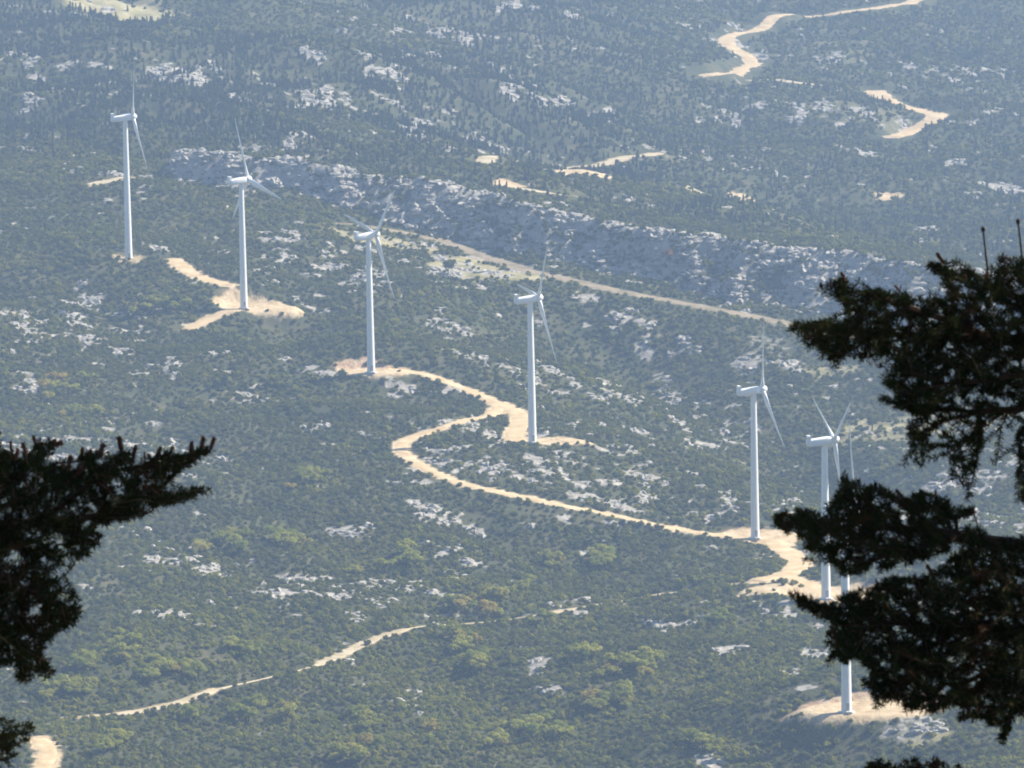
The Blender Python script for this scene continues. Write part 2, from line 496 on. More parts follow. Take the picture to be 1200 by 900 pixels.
road([(925, 640), (900, 636), (850, 630), (800, 622), (740, 609), (680, 597), (620, 584), (560, 572), (520, 560), (490, 545), (472, 532), (467, 522), (477, 514), (502, 507), (532, 498), (560, 490), (580, 483), (588, 475), (573, 468), (545, 456), (520, 446), (500, 436), (480, 431), (455, 432)],
     5.2, 'gravel_road', M_earth, 'tan gravel access road snaking between the wind turbines across the slope')
road([(584, 473), (603, 480), (612, 490), (608, 502), (600, 512), (606, 518)], 8, 'gravel_road', M_earth, 'short tan spur road looping down to the fourth turbine from the left')
road([(905, 638), (925, 648), (939, 659), (933, 668), (912, 676), (890, 681)], 8, 'gravel_road', M_earth, 'tan hairpin of gravel road dropping past the right hand turbines')
road([(918, 674), (940, 680), (962, 690), (972, 700)], 7, 'gravel_road', M_earth, 'tan spur road reaching the pad half hidden by the fir')
road([(222, 386), (236, 378), (252, 369), (270, 364)], 7, 'gravel_road', M_earth, 'short tan ramp running down left from the second turbine pad')
road([(203, 304), (214, 314), (228, 322), (246, 329), (268, 334)], 7, 'gravel_road', M_earth, 'tan dirt cut between the two leftmost turbines')
road([(855, 684), (800, 692), (768, 698), (715, 709), (657, 717), (600, 726), (540, 733), (470, 740), (440, 747), (410, 762), (380, 776), (345, 787), (310, 795), (258, 805), (225, 818), (190, 830), (130, 838), (75, 841)],
     5.0, 'dirt_track', M_track, 'narrow pale dirt track running through the scrub of the lower slope', 0.7, 0.6, hide=[(474, 645), (256, 372), (666, 760), (20, 126)])
road([(45, 866), (58, 874), (60, 884), (52, 896), (40, 915), (25, 940)], 6, 'dirt_track', M_earth, 'curved tan track at the bottom left beside the dark fir')
road([(405, 262), (450, 268), (500, 275), (540, 288), (580, 305), (620, 318), (680, 332), (740, 345), (800, 355), (870, 368), (935, 382), (1010, 396)],
     9, 'dirt_track', M_dim, 'faint dry track along the foot of the limestone scarp', 0.45, 1.0)
road([(1095, -6), (1070, 3), (1040, 8), (990, 14), (940, 20), (900, 29), (868, 38), (848, 46), (856, 56), (878, 64), (884, 73), (870, 82), (850, 85), (828, 88)],
     8.5, 'far_road', M_earth, 'pale winding road climbing the hazy far hillside at top right', clear=8.0)
road([(1026, 107), (1044, 120), (1075, 129), (1102, 134), (1092, 142), (1070, 152), (1046, 160)],
     11, 'far_road', M_earth, 'tan hairpin of road on the far hillside at right', clear=7.0)
road([(568, 192), (620, 193), (660, 198), (700, 195), (722, 188), (768, 180)], 9, 'far_road', M_track, 'broken pale track behind the scarp in the middle distance', 0.8)
road([(580, 216), (610, 221), (650, 229), (690, 232)], 6, 'far_road', M_track, 'thin pale track just behind the scarp crest', 0.8)
road([(104, 217), (122, 213), (146, 208)], 7, 'dirt_track', M_track, 'short tan track behind the leftmost turbine tower', 0.7)
road([(880, 94), (925, 97), (962, 100), (992, 104)], 7, 'far_road', M_track, 'faint far track between the two winding roads', 0.6)

# patches of ground that the photograph shows bare, dry or rocky: pixel, half width and depth in metres, kind, strength
PATCH = [
    (822, 226, 9, 26, 'dry', 1.3), (135, 4, 34, 40, 'dry', 1.2), (172, 18, 10, 30, 'dry', 1.0), (683, 200, 16, 12, 'bare', 1.2), (595, 216, 9, 9, 'bare', 1.0),
    (870, 231, 9, 7, 'bare', 0.75), (1041, 230, 9, 8, 'bare', 0.8), (1172, 222, 14, 14, 'rock', 0.9), (545, 312, 16, 30, 'dry', 1.1), (525, 318, 8, 12, 'rock', 0.8),
    (600, 322, 22, 12, 'dry', 0.9), (975, 437, 14, 14, 'dry', 0.62), (1030, 505, 24, 24, 'dry', 0.62), (1120, 490, 30, 30, 'dry', 0.66), (1130, 560, 18, 20, 'rock', 0.55),
    (900, 405, 13, 20, 'rock', 0.46), (880, 425, 10, 12, 'rock', 0.55), (925, 428, 9, 12, 'rock', 0.55), (905, 655, 8, 14, 'bare', 0.5),
    (1075, 850, 14, 10, 'rock', 0.52), (1085, 862, 8, 7, 'dry', 0.8), (905, 690, 12, 10, 'bare', 0.9), (440, 280, 22, 12, 'dry', 0.8), (490, 290, 14, 10, 'dry', 0.7),
    (150, 303, 9, 8, 'bare', 0.6), (1010, 130, 30, 60, 'dry', 0.35), (960, 60, 40, 120, 'dry', 0.3),
]
for px, py, hw, hd, kind, st in PATCH:
    g = ground(px, py)
    sl = window(g[0] - 2 * hw, g[0] + 2 * hw, g[1] - 2 * hd, g[1] + 2 * hd)
    x, y_ = X[sl], Y[sl]
    q = np.sqrt(((x - g[0]) / hw) ** 2 + ((y_ - g[1]) / hd) ** 2) + fbm(x, y_, max(6, hw * 0.8), 3, 81) * 0.6
    m = st * (1 - sstep(0.7, 1.15, q))
    A = {'dry': dryA, 'bare': bareA, 'rock': rockA}[kind]
    A[sl] = np.maximum(A[sl], m)
    vegA[sl] = np.minimum(vegA[sl], 1 - 0.93 * np.clip(m, 0, 1))
OUTP = []
# limestone outcrops the photograph shows: pixel, spread in pixels, how many
OUT = [(600, 100, 10, 14, 6), (650, 120, 16, 5, 6), (700, 133, 12, 5, 5), (780, 160, 6, 6, 2), (365, 112, 22, 8, 7), (215, 88, 18, 6, 6), (495, 155, 14, 10, 4), (520, 170, 6, 5, 2),
       (345, 165, 7, 8, 3), (20, 60, 12, 12, 4), (600, 5, 20, 6, 6), (670, 14, 8, 6, 3), (360, 62, 10, 4, 3), (455, 85, 14, 6, 4), (850, 140, 24, 6, 6), (830, 75, 12, 4, 0), (965, 65, 14, 6, 4),
       (940, 130, 12, 8, 4), (1020, 180, 10, 8, 4), (1110, 190, 12, 6, 4), (1140, 225, 14, 4, 2), (370, 500, 12, 5, 4), (100, 350, 12, 8, 5), (40, 395, 16, 6, 5), (30, 450, 20, 10, 6),
       (195, 428, 12, 8, 6), (260, 412, 18, 6, 5), (340, 275, 14, 8, 6), (330, 300, 10, 6, 4), (180, 290, 16, 4, 4), (430, 330, 22, 12, 9), (520, 385, 16, 14, 7), (560, 415, 12, 8, 5), (470, 455, 14, 8, 5),
       (545, 490, 20, 8, 5), (560, 545, 22, 6, 7), (640, 560, 26, 6, 7), (680, 575, 14, 6, 4), (500, 600, 20, 10, 6), (740, 460, 14, 8, 4), (780, 455, 10, 12, 5), (790, 470, 8, 6, 3), (730, 375, 24, 12, 8),
       (770, 400, 22, 12, 6), (690, 350, 14, 6, 4), (830, 520, 18, 8, 5), (760, 560, 24, 10, 6), (850, 580, 22, 8, 8), (830, 605, 18, 5, 4), (920, 590, 12, 8, 5), (180, 655, 20, 8, 6), (240, 670, 20, 8, 6),
       (330, 685, 22, 8, 6), (200, 720, 16, 5, 5), (410, 620, 20, 8, 5), (540, 635, 16, 8, 5), (770, 730, 10, 5, 3), (630, 770, 6, 12, 3), (640, 805, 12, 6, 3), (490, 815, 10, 12, 3), (960, 760, 14, 10, 5),
       (930, 790, 10, 12, 4), (830, 890, 12, 6, 2), (850, 760, 14, 6, 3), (300, 460, 16, 8, 4), (360, 430, 20, 8, 4), (620, 440, 16, 8, 4), (670, 500, 18, 8, 4), (900, 720, 14, 6, 3)]
for (px, py, sx, sy, n_) in OUT:
    for k_ in range(2 * n_):
        g = ground(px + random.gauss(0, sx * 0.8), py + random.gauss(0, sy * 0.7))
        if zgrid(g[0], g[1], bareA)[0] > 0.3: continue
        OUTP.append(g)
        hw = random.uniform(1.3, 3.4); hd = hw * (random.uniform(2.2, 4.0) if g[1] > 2980 else random.uniform(0.9, 1.7))
        sl = window(g[0] - 2 * hw, g[0] + 2 * hw, g[1] - 2 * hd, g[1] + 2 * hd)
        x, y_ = X[sl], Y[sl]
        q = np.sqrt(((x - g[0]) / hw) ** 2 + ((y_ - g[1] + 0.3 * hd) / hd) ** 2) + fbm(x, y_, 4, 3, 83) * 0.9
        rockA[sl] = np.maximum(rockA[sl], 1 - sstep(0.6, 1.2, q))
# scattered natural limestone ground
rn = fbm(X, Y * 0.8, 130, 3, 91, 0.6)
streak = fbm(X * 0.7 + Y * 0.1, Y * np.where(Y > 3000, 0.45, 0.75), 8.5, 3, 95, 0.6)
nat = np.clip((rn * 0.65 + streak - 0.15) * 2.6, 0, 0.95)
zone = np.where(Y > 3000, 0.8, 1.0) * (1 - 0.45 * sstep(2150, 1950, Y))
rockA = np.maximum(rockA, nat * zone)
rockA = np.where(padA > 0.3, 0, rockA)
scarp_ok = scarp_rock > 0.25
vegA *= 1 - 0.84 * sstep(0.38, 0.66, rockA) * (1 - scarp_rock)

nx, ny = len(xs), len(ys)
V = np.stack([X.ravel(), Y.ravel(), Z.ravel()], 1)
ii = (np.arange(ny - 1)[:, None] * nx + np.arange(nx - 1)[None]).ravel()
quads = np.stack([ii, ii + 1, ii + nx + 1, ii + nx], 1)
me = bpy.data.meshes.new('terrain')
me.vertices.add(len(V)); me.vertices.foreach_set('co', V.ravel().astype(np.float32))
me.loops.add(quads.size); me.loops.foreach_set('vertex_index', quads.ravel().astype(np.int32))
me.polygons.add(len(quads)); me.polygons.foreach_set('loop_start', (np.arange(len(quads)) * 4).astype(np.int32))
me.polygons.foreach_set('use_smooth', np.ones(len(quads), dtype=bool))
me.update(calc_edges=True)
for nm, A in (('bare', bareA), ('rock', rockA), ('dry', dryA), ('red', redA)):
    a = me.attributes.new(nm, 'FLOAT', 'POINT'); a.data.foreach_set('value', A.ravel().astype(np.float32))
me.materials.append(M_ground)
terrain = link('terrain', me)
tag(terrain, 'scrub covered limestone hillside filling the whole view', 'hillside', kind='structure')

# road surfaces: cambered strips with ragged edges laid on the levelled ground
for rd in ROADS:
    P, w = rd['P'], rd['wv']
    T = np.gradient(P, axis=0); T /= np.linalg.norm(T, axis=1)[:, None] + 1e-9
    Nn = np.stack([-T[:, 1], T[:, 0]], 1)
    nc = 7
    vv = []; ff = []
    for k_, u in enumerate(np.linspace(-1, 1, nc)):
        jit = (0.10 * np.sin(np.arange(len(P)) * 1.7 + k_) + rng.uniform(-0.12, 0.12, len(P))) if abs(u) > 0.9 else 0
        Q = P + Nn * ((w * 0.5) * (u + jit * np.sign(u)))[:, None] if not np.isscalar(jit) else P + Nn * (w * 0.5 * u)[:, None]
        zz = np.maximum(zgrid(Q[:, 0], Q[:, 1]), rd['z'] - 0.4) + (0.16 if abs(u) < 0.9 else -0.08)
        vv.append(np.stack([Q[:, 0], Q[:, 1], zz], 1))
    vv = np.stack(vv, 1).reshape(-1, 3)
    for i in range(len(P) - 1):
        for j in range(nc - 1):
            a = i * nc + j
            ff.append((a, a + 1, a + nc + 1, a + nc))
    o = link(rd['name'], mesh_from(rd['name'], vv, ff, [rd['mat']], True))
    tag(o, rd['label'], 'road', kind='structure')

# ------------------------------------------------------------------ wind turbines
def lathe(prof, seg=24, cap=True):
    V = []; Fc = []
    for (r, z) in prof:
        for k in range(seg):
            a = 2 * math.pi * k / seg
            V.append((r * math.cos(a), r * math.sin(a), z))
    for i in range(len(prof) - 1):
        for k in range(seg):
            a = i * seg + k; b_ = i * seg + (k + 1) % seg
            Fc.append((a, b_, b_ + seg, a + seg))
    if cap:
        Fc.append(tuple(range(seg - 1, -1, -1)))
        Fc.append(tuple(range((len(prof) - 1) * seg, len(prof) * seg)))
    return V, Fc

def loft(sections):
    """sections: lists of equal numbers of points"""
    n = len(sections[0]); V = [p for s in sections for p in s]; Fc = []
    for i in range(len(sections) - 1):
        for k in range(n):
            a = i * n + k; b_ = i * n + (k + 1) % n
            Fc.append((a, b_, b_ + n, a + n))
    Fc.append(tuple(range(n - 1, -1, -1)))
    Fc.append(tuple(range((len(sections) - 1) * n, len(sections) * n)))
    return V, Fc

def box(x0, x1, y0, y1, z0, z1):
    V = [(x, y, z) for x in (x0, x1) for y in (y0, y1) for z in (z0, z1)]
    return V, [(0, 1, 3, 2), (4, 6, 7, 5), (0, 4, 5, 1), (2, 3, 7, 6), (0, 2, 6, 4), (1, 5, 7, 3)]

def superellipse(cx, cz, hw, hh, x, n=20, e=0.45):
    o = []
    for k in range(n):
        a = 2 * math.pi * k / n
        c_, s_ = math.cos(a), math.sin(a)
        o.append((x, cx + hw * math.copysign(abs(c_) ** e, c_), cz + hh * math.copysign(abs(s_) ** e, s_)))
    return o

RAD = 26.0
# nacelle, axis along +X, hub centre at z = 0
nac_secs = [superellipse(0, 0.0, hw, hh, x) for x, hw, hh in ((-5.6, 0.75, 0.7), (-5.3, 1.2, 1.0), (-4.5, 1.45, 1.18), (-1, 1.55, 1.3), (1.5, 1.5, 1.3), (2.5, 1.3, 1.2), (2.8, 1.1, 1.05))]
ME_nac = mesh_from('nacelle', *loft(nac_secs), [M_white], True)
ME_cool = mesh_from('cooler', *box(-5.2, -4.2, -1.15, 1.15, 0.95, 2.5), [M_white])
ME_vane = mesh_from('wind_vane', *box(-3.6, -3.48, -0.06, 0.06, 1.1, 2.9), [M_grey])
hub_prof = [(1.15, 2.8), (1.45, 3.1), (1.55, 3.7), (1.5, 4.3), (1.2, 5.0), (0.7, 5.5), (0.15, 5.72)]
hv, hf = lathe(hub_prof, 20)
hv = [(z, x, y) for (x, y, z) in hv]
ME_hub = mesh_from('rotor_hub', hv, hf, [M_white], True)
# blade along +Z from the hub centre, chord mostly in the rotor plane
secs = []
for r, ch, th, tw in ((0.9, 1.5, 1.5, 30), (2.2, 1.5, 1.45, 28), (3.6, 1.95, 1.1, 22), (5.4, 2.35, 0.75, 16), (8, 2.15, 0.52, 11), (12, 1.75, 0.36, 7), (17, 1.3, 0.24, 4), (21.5, 0.95, 0.16, 2), (24.6, 0.6, 0.10, 1), (25.8, 0.3, 0.06, 0), (26.0, 0.08, 0.03, 0)):
    a = R(tw); s_ = []
    for k in range(12):
        ang = 2 * math.pi * k / 12
        u = math.cos(ang) * ch * 0.5 - (ch - 1.5) * 0.22
        v = math.sin(ang) * th * 0.5 * (1.0 if math.cos(ang) < 0 else 0.85)
        s_.append((u * math.sin(a) + v * math.cos(a) + 0.0025 * r * r * 0.4, u * math.cos(a) - v * math.sin(a), r))
    secs.append(s_)
ME_blade = mesh_from('blade', *loft(secs), [M_white], True)
ME_door = mesh_from('door', *box(-0.5, 0.5, -0.06, 0.06, 0.0, 2.3), [M_grey])
ME_step = mesh_from('steps', *box(-0.8, 0.8, -1.6, 0, 0, 0.6), [M_concrete])
ME_base = mesh_from('foundation', *lathe([(2.6, -1.6), (2.6, 0.2), (2.4, 0.32)], 28), [M_concrete])
tower_cache = {}
def tower_mesh(h):
    if h not in tower_cache:
        pr = [(1.68, 0.30), (1.68, 0.5), (1.55, 0.52)]
        for f in (0.33, 0.66):
            z = h * f; r = 1.55 - 0.55 * f
            pr += [(r + 0.01, z - 0.12), (r + 0.04, z - 0.10), (r + 0.04, z + 0.10), (r, z + 0.12)]
        pr += [(1.0, h - 1.25)]
        tower_cache[h] = mesh_from('tower', *lathe(pr, 36), [M_white], True)
        tower_cache[h].set_sharp_from_angle(angle=R(25))
    return tower_cache[h]
TLABEL = [
    'leftmost white wind turbine, standing highest up the slope without an earth platform',
    'white wind turbine on the wide tan earth platform with a ramp at its left',
    'white wind turbine in front of a reddish cut bank at the road end',
    'white wind turbine beside the loop of road in the middle of the picture',
    'white wind turbine on bare ground at the top of the hairpin road',
    'white wind turbine with a spread Y of blades, tower partly behind the fir',
    'nearest white wind turbine, its upper tower hidden behind the fir at right',
]
for t_, lb in zip(TURB, TLABEL):
    p = t_['pos']; h = t_['hub']
    root = empty('wind_turbine', (p[0], p[1], p[2]))
    tag(root, lb, 'wind turbine', 'wind turbines in a row across the slope')
    link('foundation', ME_base, root)
    tw = link('tower', tower_mesh(h), root)
    link('door', ME_door, tw, (0.32, -1.57, 0.85), (0, 0, R(11)))
    link('steps', ME_step, tw, (0.4, -1.65, 0.2), (0, 0, R(11)))
    # the axis tilts up a little at the rotor
    ya = R(t_['yaw']); off = (-0.55 * math.cos(ya), -0.55 * math.sin(ya), h)
    nc_ = link('nacelle', ME_nac, root, off, (0, R(-5), ya))
    link('cooler', ME_cool, nc_); link('wind_vane', ME_vane, nc_)
    hb = link('rotor_hub', ME_hub, root, off, (0, R(-5), ya))
    for k in range(3):
        link('blade', ME_blade, hb, (4.0, 0, 0), (R(-(t_['ph'] + 120 * k)), 0, 0))

# ------------------------------------------------------------------ plants and rocks: source shapes
def ico(sub=1):
    import bmesh
    bm_ = bmesh.new(); bmesh.ops.create_icosphere(bm_, subdivisions=sub, radius=1.0)
    v = np.array([q.co[:] for q in bm_.verts]); f = [tuple(q.index for q in g.verts) for g in bm_.faces]
    bm_.free()
    return v, f
ICO1, ICOF1 = ico(1); ICO2, ICOF2 = ico(2)

def foliage(lobes, nq, size, seed, core=0.72):
    """leaf clumps spread over and inside a few lobes (centre, radii)"""
    r = np.random.default_rng(seed)
    V = []; Fc = []
    w = np.array([l[1][0] * l[1][2] for l in lobes]); w = w / w.sum()
    for (c_, rad) in lobes:
        if core:
            b0 = len(V)
            V += [tuple(np.array(c_) + v * np.array(rad) * core * (1 + 0.12 * r.standard_normal())) for v in ICO1]
            Fc += [tuple(i + b0 for i in f) for f in ICOF1]
    for _ in range(nq):
        c_, rad = lobes[r.choice(len(lobes), p=w)]
        d = r.standard_normal(3); d /= np.linalg.norm(d)
        if d[2] < -0.35: d[2] *= -1
        p = np.array(c_) + d * np.array(rad) * r.uniform(0.72, 1.08)
        n = d + r.standard_normal(3) * 0.55; n /= np.linalg.norm(n)
        a = np.cross(n, r.standard_normal(3)); a /= np.linalg.norm(a); b_ = np.cross(n, a)
        s = size * r.uniform(0.55, 1.25)
        b0 = len(V)
        for (u, v_) in ((-1, -0.7), (0.9, -0.8), (1.1, 0.6), (-0.7, 0.9)):
            V.append(tuple(p + a * u * s * 0.5 + b_ * v_ * s * 0.5 + n * r.uniform(-0.1, 0.1) * s))
        Fc.append((b0, b0 + 1, b0 + 2, b0 + 3))
    return V, Fc

def src_collection(name, meshes):
    c_ = bpy.data.collections.new(name)
    for i, m in enumerate(meshes):
        c_.objects.link(bpy.data.objects.new('%s_%02d' % (name, i), m))
    return c_

def rlobes(seed, n, spread, rad, h):
    r = np.random.default_rng(seed)
    o = []
    for _ in range(n):
        a = r.uniform(0, 6.28); q = spread * math.sqrt(r.uniform(0, 1)); s = rad * r.uniform(0.7, 1.2)
        o.append(((q * math.cos(a), q * math.sin(a), h * r.uniform(0.35, 0.75)), (s, s * r.uniform(0.8, 1.2), h * r.uniform(0.35, 0.55))))
    return o
shrubs = [mesh_from('shrub', *foliage(rlobes(100 + i, 3 + i % 3, 0.8, 0.75, 1.5), 90, 0.42, i), [M_shrub]) for i in range(5)]
shrubs += [mesh_from('shrub', *foliage(rlobes(140 + i, 3, 0.7, 0.7, 1.5), 90, 0.42, 40 + i), [M_shruby]) for i in range(2)]
C_shrub = src_collection('shrub_source', shrubs)
def conifer(seed):
    r = np.random.default_rng(seed)
    V = []; Fc = []
    H = 7.5
    for _ in range(150):
        t_ = r.uniform(0, 1) ** 0.8
        z = 0.8 + t_ * (H - 0.8); rad = (1 - t_ * 0.93) * 2.0 * (0.75 + 0.35 * math.sin(t_ * 26 + seed)) * r.uniform(0.6, 1.1)
        a = r.uniform(0, 6.28)
        p = np.array([rad * math.cos(a), rad * math.sin(a), z])
        out_ = np.array([math.cos(a), math.sin(a), -0.25]); side = np.array([-math.sin(a), math.cos(a), 0])
        s = r.uniform(0.45, 0.9)
        b0 = len(V)
        for (u, v_) in ((-0.6, -0.6), (0.8, -0.35), (0.8, 0.35), (-0.6, 0.6)):
            V.append(tuple(p + out_ * u * s + side * v_ * s + np.array([0, 0, r.uniform(-0.15, 0.15)])))
        Fc.append((b0, b0 + 1, b0 + 2, b0 + 3))
    b0 = len(V)
    for k in range(7):
        a = k * 2 * math.pi / 7; V.append((1.35 * math.cos(a), 1.35 * math.sin(a), 0.7))
    V.append((0, 0, H * 0.92))
    Fc += [(b0 + k, b0 + (k + 1) % 7, b0 + 7) for k in range(7)]
    return V, Fc
C_pine = src_collection('forest_source', [mesh_from('pine', *conifer(i), [M_forest]) for i in range(3)]
                        + [mesh_from('oak', *foliage(rlobes(170 + i, 5, 1.3, 1.2, 4.2), 130, 0.7, 60 + i), [M_forest]) for i in range(3)])

def crag(seed, n, spread):
    r = np.random.default_rng(seed)
    V = []; Fc = []; cs = []
    for _ in range(n):
        c_ = np.zeros(3) if not cs else cs[int(r.integers(0, len(cs)))] + np.array([r.choice((-1, 1)) * r.uniform(0.7, 1.3), r.normal(0, 0.5), 0]) * 0.9
        c_[2] = r.uniform(-0.1, 0.25); cs.append(c_)
        s = np.array([r.uniform(0.8, 2.0), r.uniform(0.7, 1.5), r.uniform(0.6, 1.5)]) * (1.25 - 0.4 * min(1, np.linalg.norm(c_[:2]) / (2 * spread)))
        rot = Euler((r.normal(0, 0.3), r.normal(0, 0.3), r.uniform(0, 6.28))).to_matrix()
        k1, k2 = r.standard_normal(3), r.standard_normal(3)
        b0 = len(V)
        for v in ICO1:
            m = 1 + 0.22 * math.sin(3 * v @ k1) + 0.14 * r.standard_normal()
            q = np.sign(v) * np.abs(v) ** 0.75
            V.append(tuple(c_ + np.array(rot @ Vector(q * s * m))))
        Fc += [tuple(i + b0 for i in f) for f in ICOF1]
    return V, Fc
crags = [mesh_from('outcrop', *crag(300 + i, 7 + 2 * (i % 4), 2.6 + 0.6 * (i % 3)), [M_rock]) for i in range(8)]
C_rock = src_collection('rock_source', [mesh_from('rock', *crag(400 + i, 2 + i % 2, 0.7), [M_rock]) for i in range(5)])

def scatter(name, coll, pts, scl, idx, label, cat, kind='stuff', zs=None):
    n = len(pts)
    me_ = bpy.data.meshes.new(name)
    me_.vertices.add(n); me_.vertices.foreach_set('co', np.asarray(pts, np.float32).ravel())
    sv = np.stack([scl, scl, scl * (1 if zs is None else zs)], 1)
    a = me_.attributes.new('scl', 'FLOAT_VECTOR', 'POINT'); a.data.foreach_set('vector', sv.astype(np.float32).ravel())
    rv = np.stack([rng.normal(0, 0.06, n), rng.normal(0, 0.06, n), rng.uniform(0, 6.28, n)], 1)
    a = me_.attributes.new('rotv', 'FLOAT_VECTOR', 'POINT'); a.data.foreach_set('vector', rv.astype(np.float32).ravel())
    a = me_.attributes.new('pick', 'INT', 'POINT'); a.data.foreach_set('value', np.asarray(idx, np.int32))
    me_.update()
    o = link(name, me_)
    tag(o, label, cat, kind=kind)
    ng = bpy.data.node_groups.new(name, 'GeometryNodeTree')
    ng.interface.new_socket('Geometry', in_out='INPUT', socket_type='NodeSocketGeometry')
    ng.interface.new_socket('Geometry', in_out='OUTPUT', socket_type='NodeSocketGeometry')
    gi = ng.nodes.new('NodeGroupInput'); go = ng.nodes.new('NodeGroupOutput')
    ip = ng.nodes.new('GeometryNodeInstanceOnPoints')
    ci = ng.nodes.new('GeometryNodeCollectionInfo')
    ci.inputs['Collection'].default_value = coll
    ci.inputs['Separate Children'].default_value = True
    ci.inputs['Reset Children'].default_value = True
    def na(nm, ty):
        q = ng.nodes.new('GeometryNodeInputNamedAttribute'); q.data_type = ty; q.inputs['Name'].default_value = nm
        return [s for s in q.outputs if s.enabled and s.name == 'Attribute'][0]
    ng.links.new(gi.outputs[0], ip.inputs['Points'])
    ng.links.new(ci.outputs[0], ip.inputs['Instance'])
    ip.inputs['Pick Instance'].default_value = True
    ng.links.new(na('pick', 'INT'), ip.inputs['Instance Index'])
    ng.links.new(na('rotv', 'FLOAT_VECTOR'), ip.inputs['Rotation'])
    ng.links.new(na('scl', 'FLOAT_VECTOR'), ip.inputs['Scale'])
    ng.links.new(ip.outputs[0], go.inputs[0])
    md = o.modifiers.new('scatter', 'NODES'); md.node_group = ng
    return o

# groves of yellow-green trees: pixel, spread, how many, where
YB = [(192, 360, 26, 9, 11, 'on the left slope under the second turbine ramp'), (65, 455, 40, 8, 10, 'in a band on the far left slope'), (95, 490, 22, 9, 6, 'low on the left slope above the fir tip'),
      (255, 632, 22, 9, 10, 'in the thicket above the left fir branch'), (335, 642, 22, 9, 9, 'on the slope left of centre'), (375, 566, 30, 7, 10, 'in the band right of the left fir tip'),
      (150, 775, 48, 22, 30, 'in the grove above the lower dirt track at left'), (275, 768, 20, 8, 10, 'beside the gap of the lower dirt track'), (80, 812, 40, 10, 14, 'between the fir and the lower track'),
      (90, 870, 40, 14, 8, 'by the curved track at bottom left'), (450, 665, 34, 9, 12, 'in the middle of the lower slope'), (545, 715, 55, 14, 24, 'in the hollow where the dirt track vanishes'), (700, 665, 40, 14, 16, 'in the gully under the gravel road'),
      (548, 790, 14, 30, 18, 'in the line of trees down the lower middle'), (610, 860, 50, 18, 22, 'in the thicket at the bottom middle'), (420, 860, 50, 22, 22, 'at the bottom left of centre'), (725, 785, 30, 14, 20, 'in the bright grove at lower right of centre'),
      (745, 830, 45, 12, 12, 'under the bright grove at bottom right of centre'), (845, 735, 18, 6, 5, 'on the slope under the hairpin road'), (310, 845, 40, 16, 12, 'under the lower dirt track at left'), (860, 880, 30, 8, 7, 'at the bottom edge near the nearest turbine')]
# ---- where plants grow
def cells(y0, y1, s0, s1):
    out_ = []
    y = y0
    while y < y1:
        s = s0 + (s1 - s0) * (y - y0) / (y1 - y0)
        hw = 0.079 * y + 230
        n = int(2 * hw / s)
        x = (np.arange(n) + 0.5) / n * 2 * hw - hw
        out_.append(np.stack([x + rng.uniform(-0.5, 0.5, n) * s, y + rng.uniform(-0.5, 0.5, n) * s, np.full(n, s)], 1))
        y += s
    return np.concatenate(out_)

PT = cells(1640, 5000, 2.0, 4.35)
edge = (np.abs(PT[:, 0]) > 0.079 * PT[:, 1] + 40) | (PT[:, 1] < 1790) | (PT[:, 1] > 4460)
PT = PT[~edge | (rng.uniform(0, 1, len(PT)) < 0.32)]
PT[:, 2] *= np.where((np.abs(PT[:, 0]) > 0.079 * PT[:, 1] + 40) | (PT[:, 1] < 1790) | (PT[:, 1] > 4460), 1.75, 1.0)   # coarser bushes beyond the sides of the view
px_, py_ = PT[:, 0], PT[:, 1]
veg = zgrid(px_, py_, vegA); rk = zgrid(px_, py_, rockA); sca = zgrid(px_, py_, scarp_rock)
cov = fbm(px_, py_ * 0.6, 40, 4, 111)
clump = fbm(px_, py_, 13, 2, 113)
prob = np.clip(0.95 + cov * 0.6 + clump * 0.3, 0.3, 1.0) * veg
prob = np.where(sca > 0.2, 0.45 * (0.55 + 0.9 * clump + 0.9 * cov) * (1 - 0.8 * sstep(0.45, 0.8, rk)), prob)
forest_n = fbm(px_, py_ * 0.7, 210, 3, 121) + fbm(px_, py_, 55, 3, 123) * 0.5
fmask = sstep(2960, 3120, py_) * (1 - 0.65 * sstep(20, 130, px_)) * sstep(-0.25, 0.25, forest_n + 0.22)
u_ = rng.uniform(0, 1, len(PT))
is_forest = rng.uniform(0, 1, len(PT)) < fmask
keep_s = (u_ < prob) & ~is_forest
S = PT[keep_s]
ssz = (0.72 + 0.5 * rng.uniform(0, 1, len(S)) ** 2) * (S[:, 2] / 2.2) ** 0.75 * (1 + 0.35 * np.clip(clump[keep_s], -0.6, 1))
oli = fbm(S[:, 0], S[:, 1] * 0.6, 60, 3, 131)
near_y = np.zeros(len(S))
for (px, py, sx, sy, n_, _) in YB:
    g = ground(px, py); mx = sx * g[1] / F * 1.1; my = sy * g[1] / F * 4.5
    near_y = np.maximum(near_y, 0.65 * np.exp(-((S[:, 0] - g[0]) / mx) ** 2 - ((S[:, 1] - g[1]) / my) ** 2))
low = 1 - sstep(1980, 2280, S[:, 1])
pick = rng.integers(0, 5, len(S))
isol = rng.uniform(0, 1, len(S)) < np.clip(0.09 + oli * 0.6 + 0.26 * low + near_y, 0.0, 0.85)
pick = np.where(isol, 5 + rng.integers(0, 2, len(S)), pick)
sp = np.stack([S[:, 0], S[:, 1], zgrid(S[:, 0], S[:, 1]) - 0.15], 1)
scatter('scrub_cover', C_shrub, sp, ssz, pick, 'dark green evergreen scrub covering the hillside', 'scrub', zs=0.85)
sc_pts = np.stack([rng.uniform(CRp[0, 0] - 10, 330, 26000), rng.uniform(2730, 2990, 26000)], 1)
sm = zgrid(sc_pts[:, 0], sc_pts[:, 1], scarp_rock); sn = fbm(sc_pts[:, 0], sc_pts[:, 1] * 0.9, 17, 3, 141)
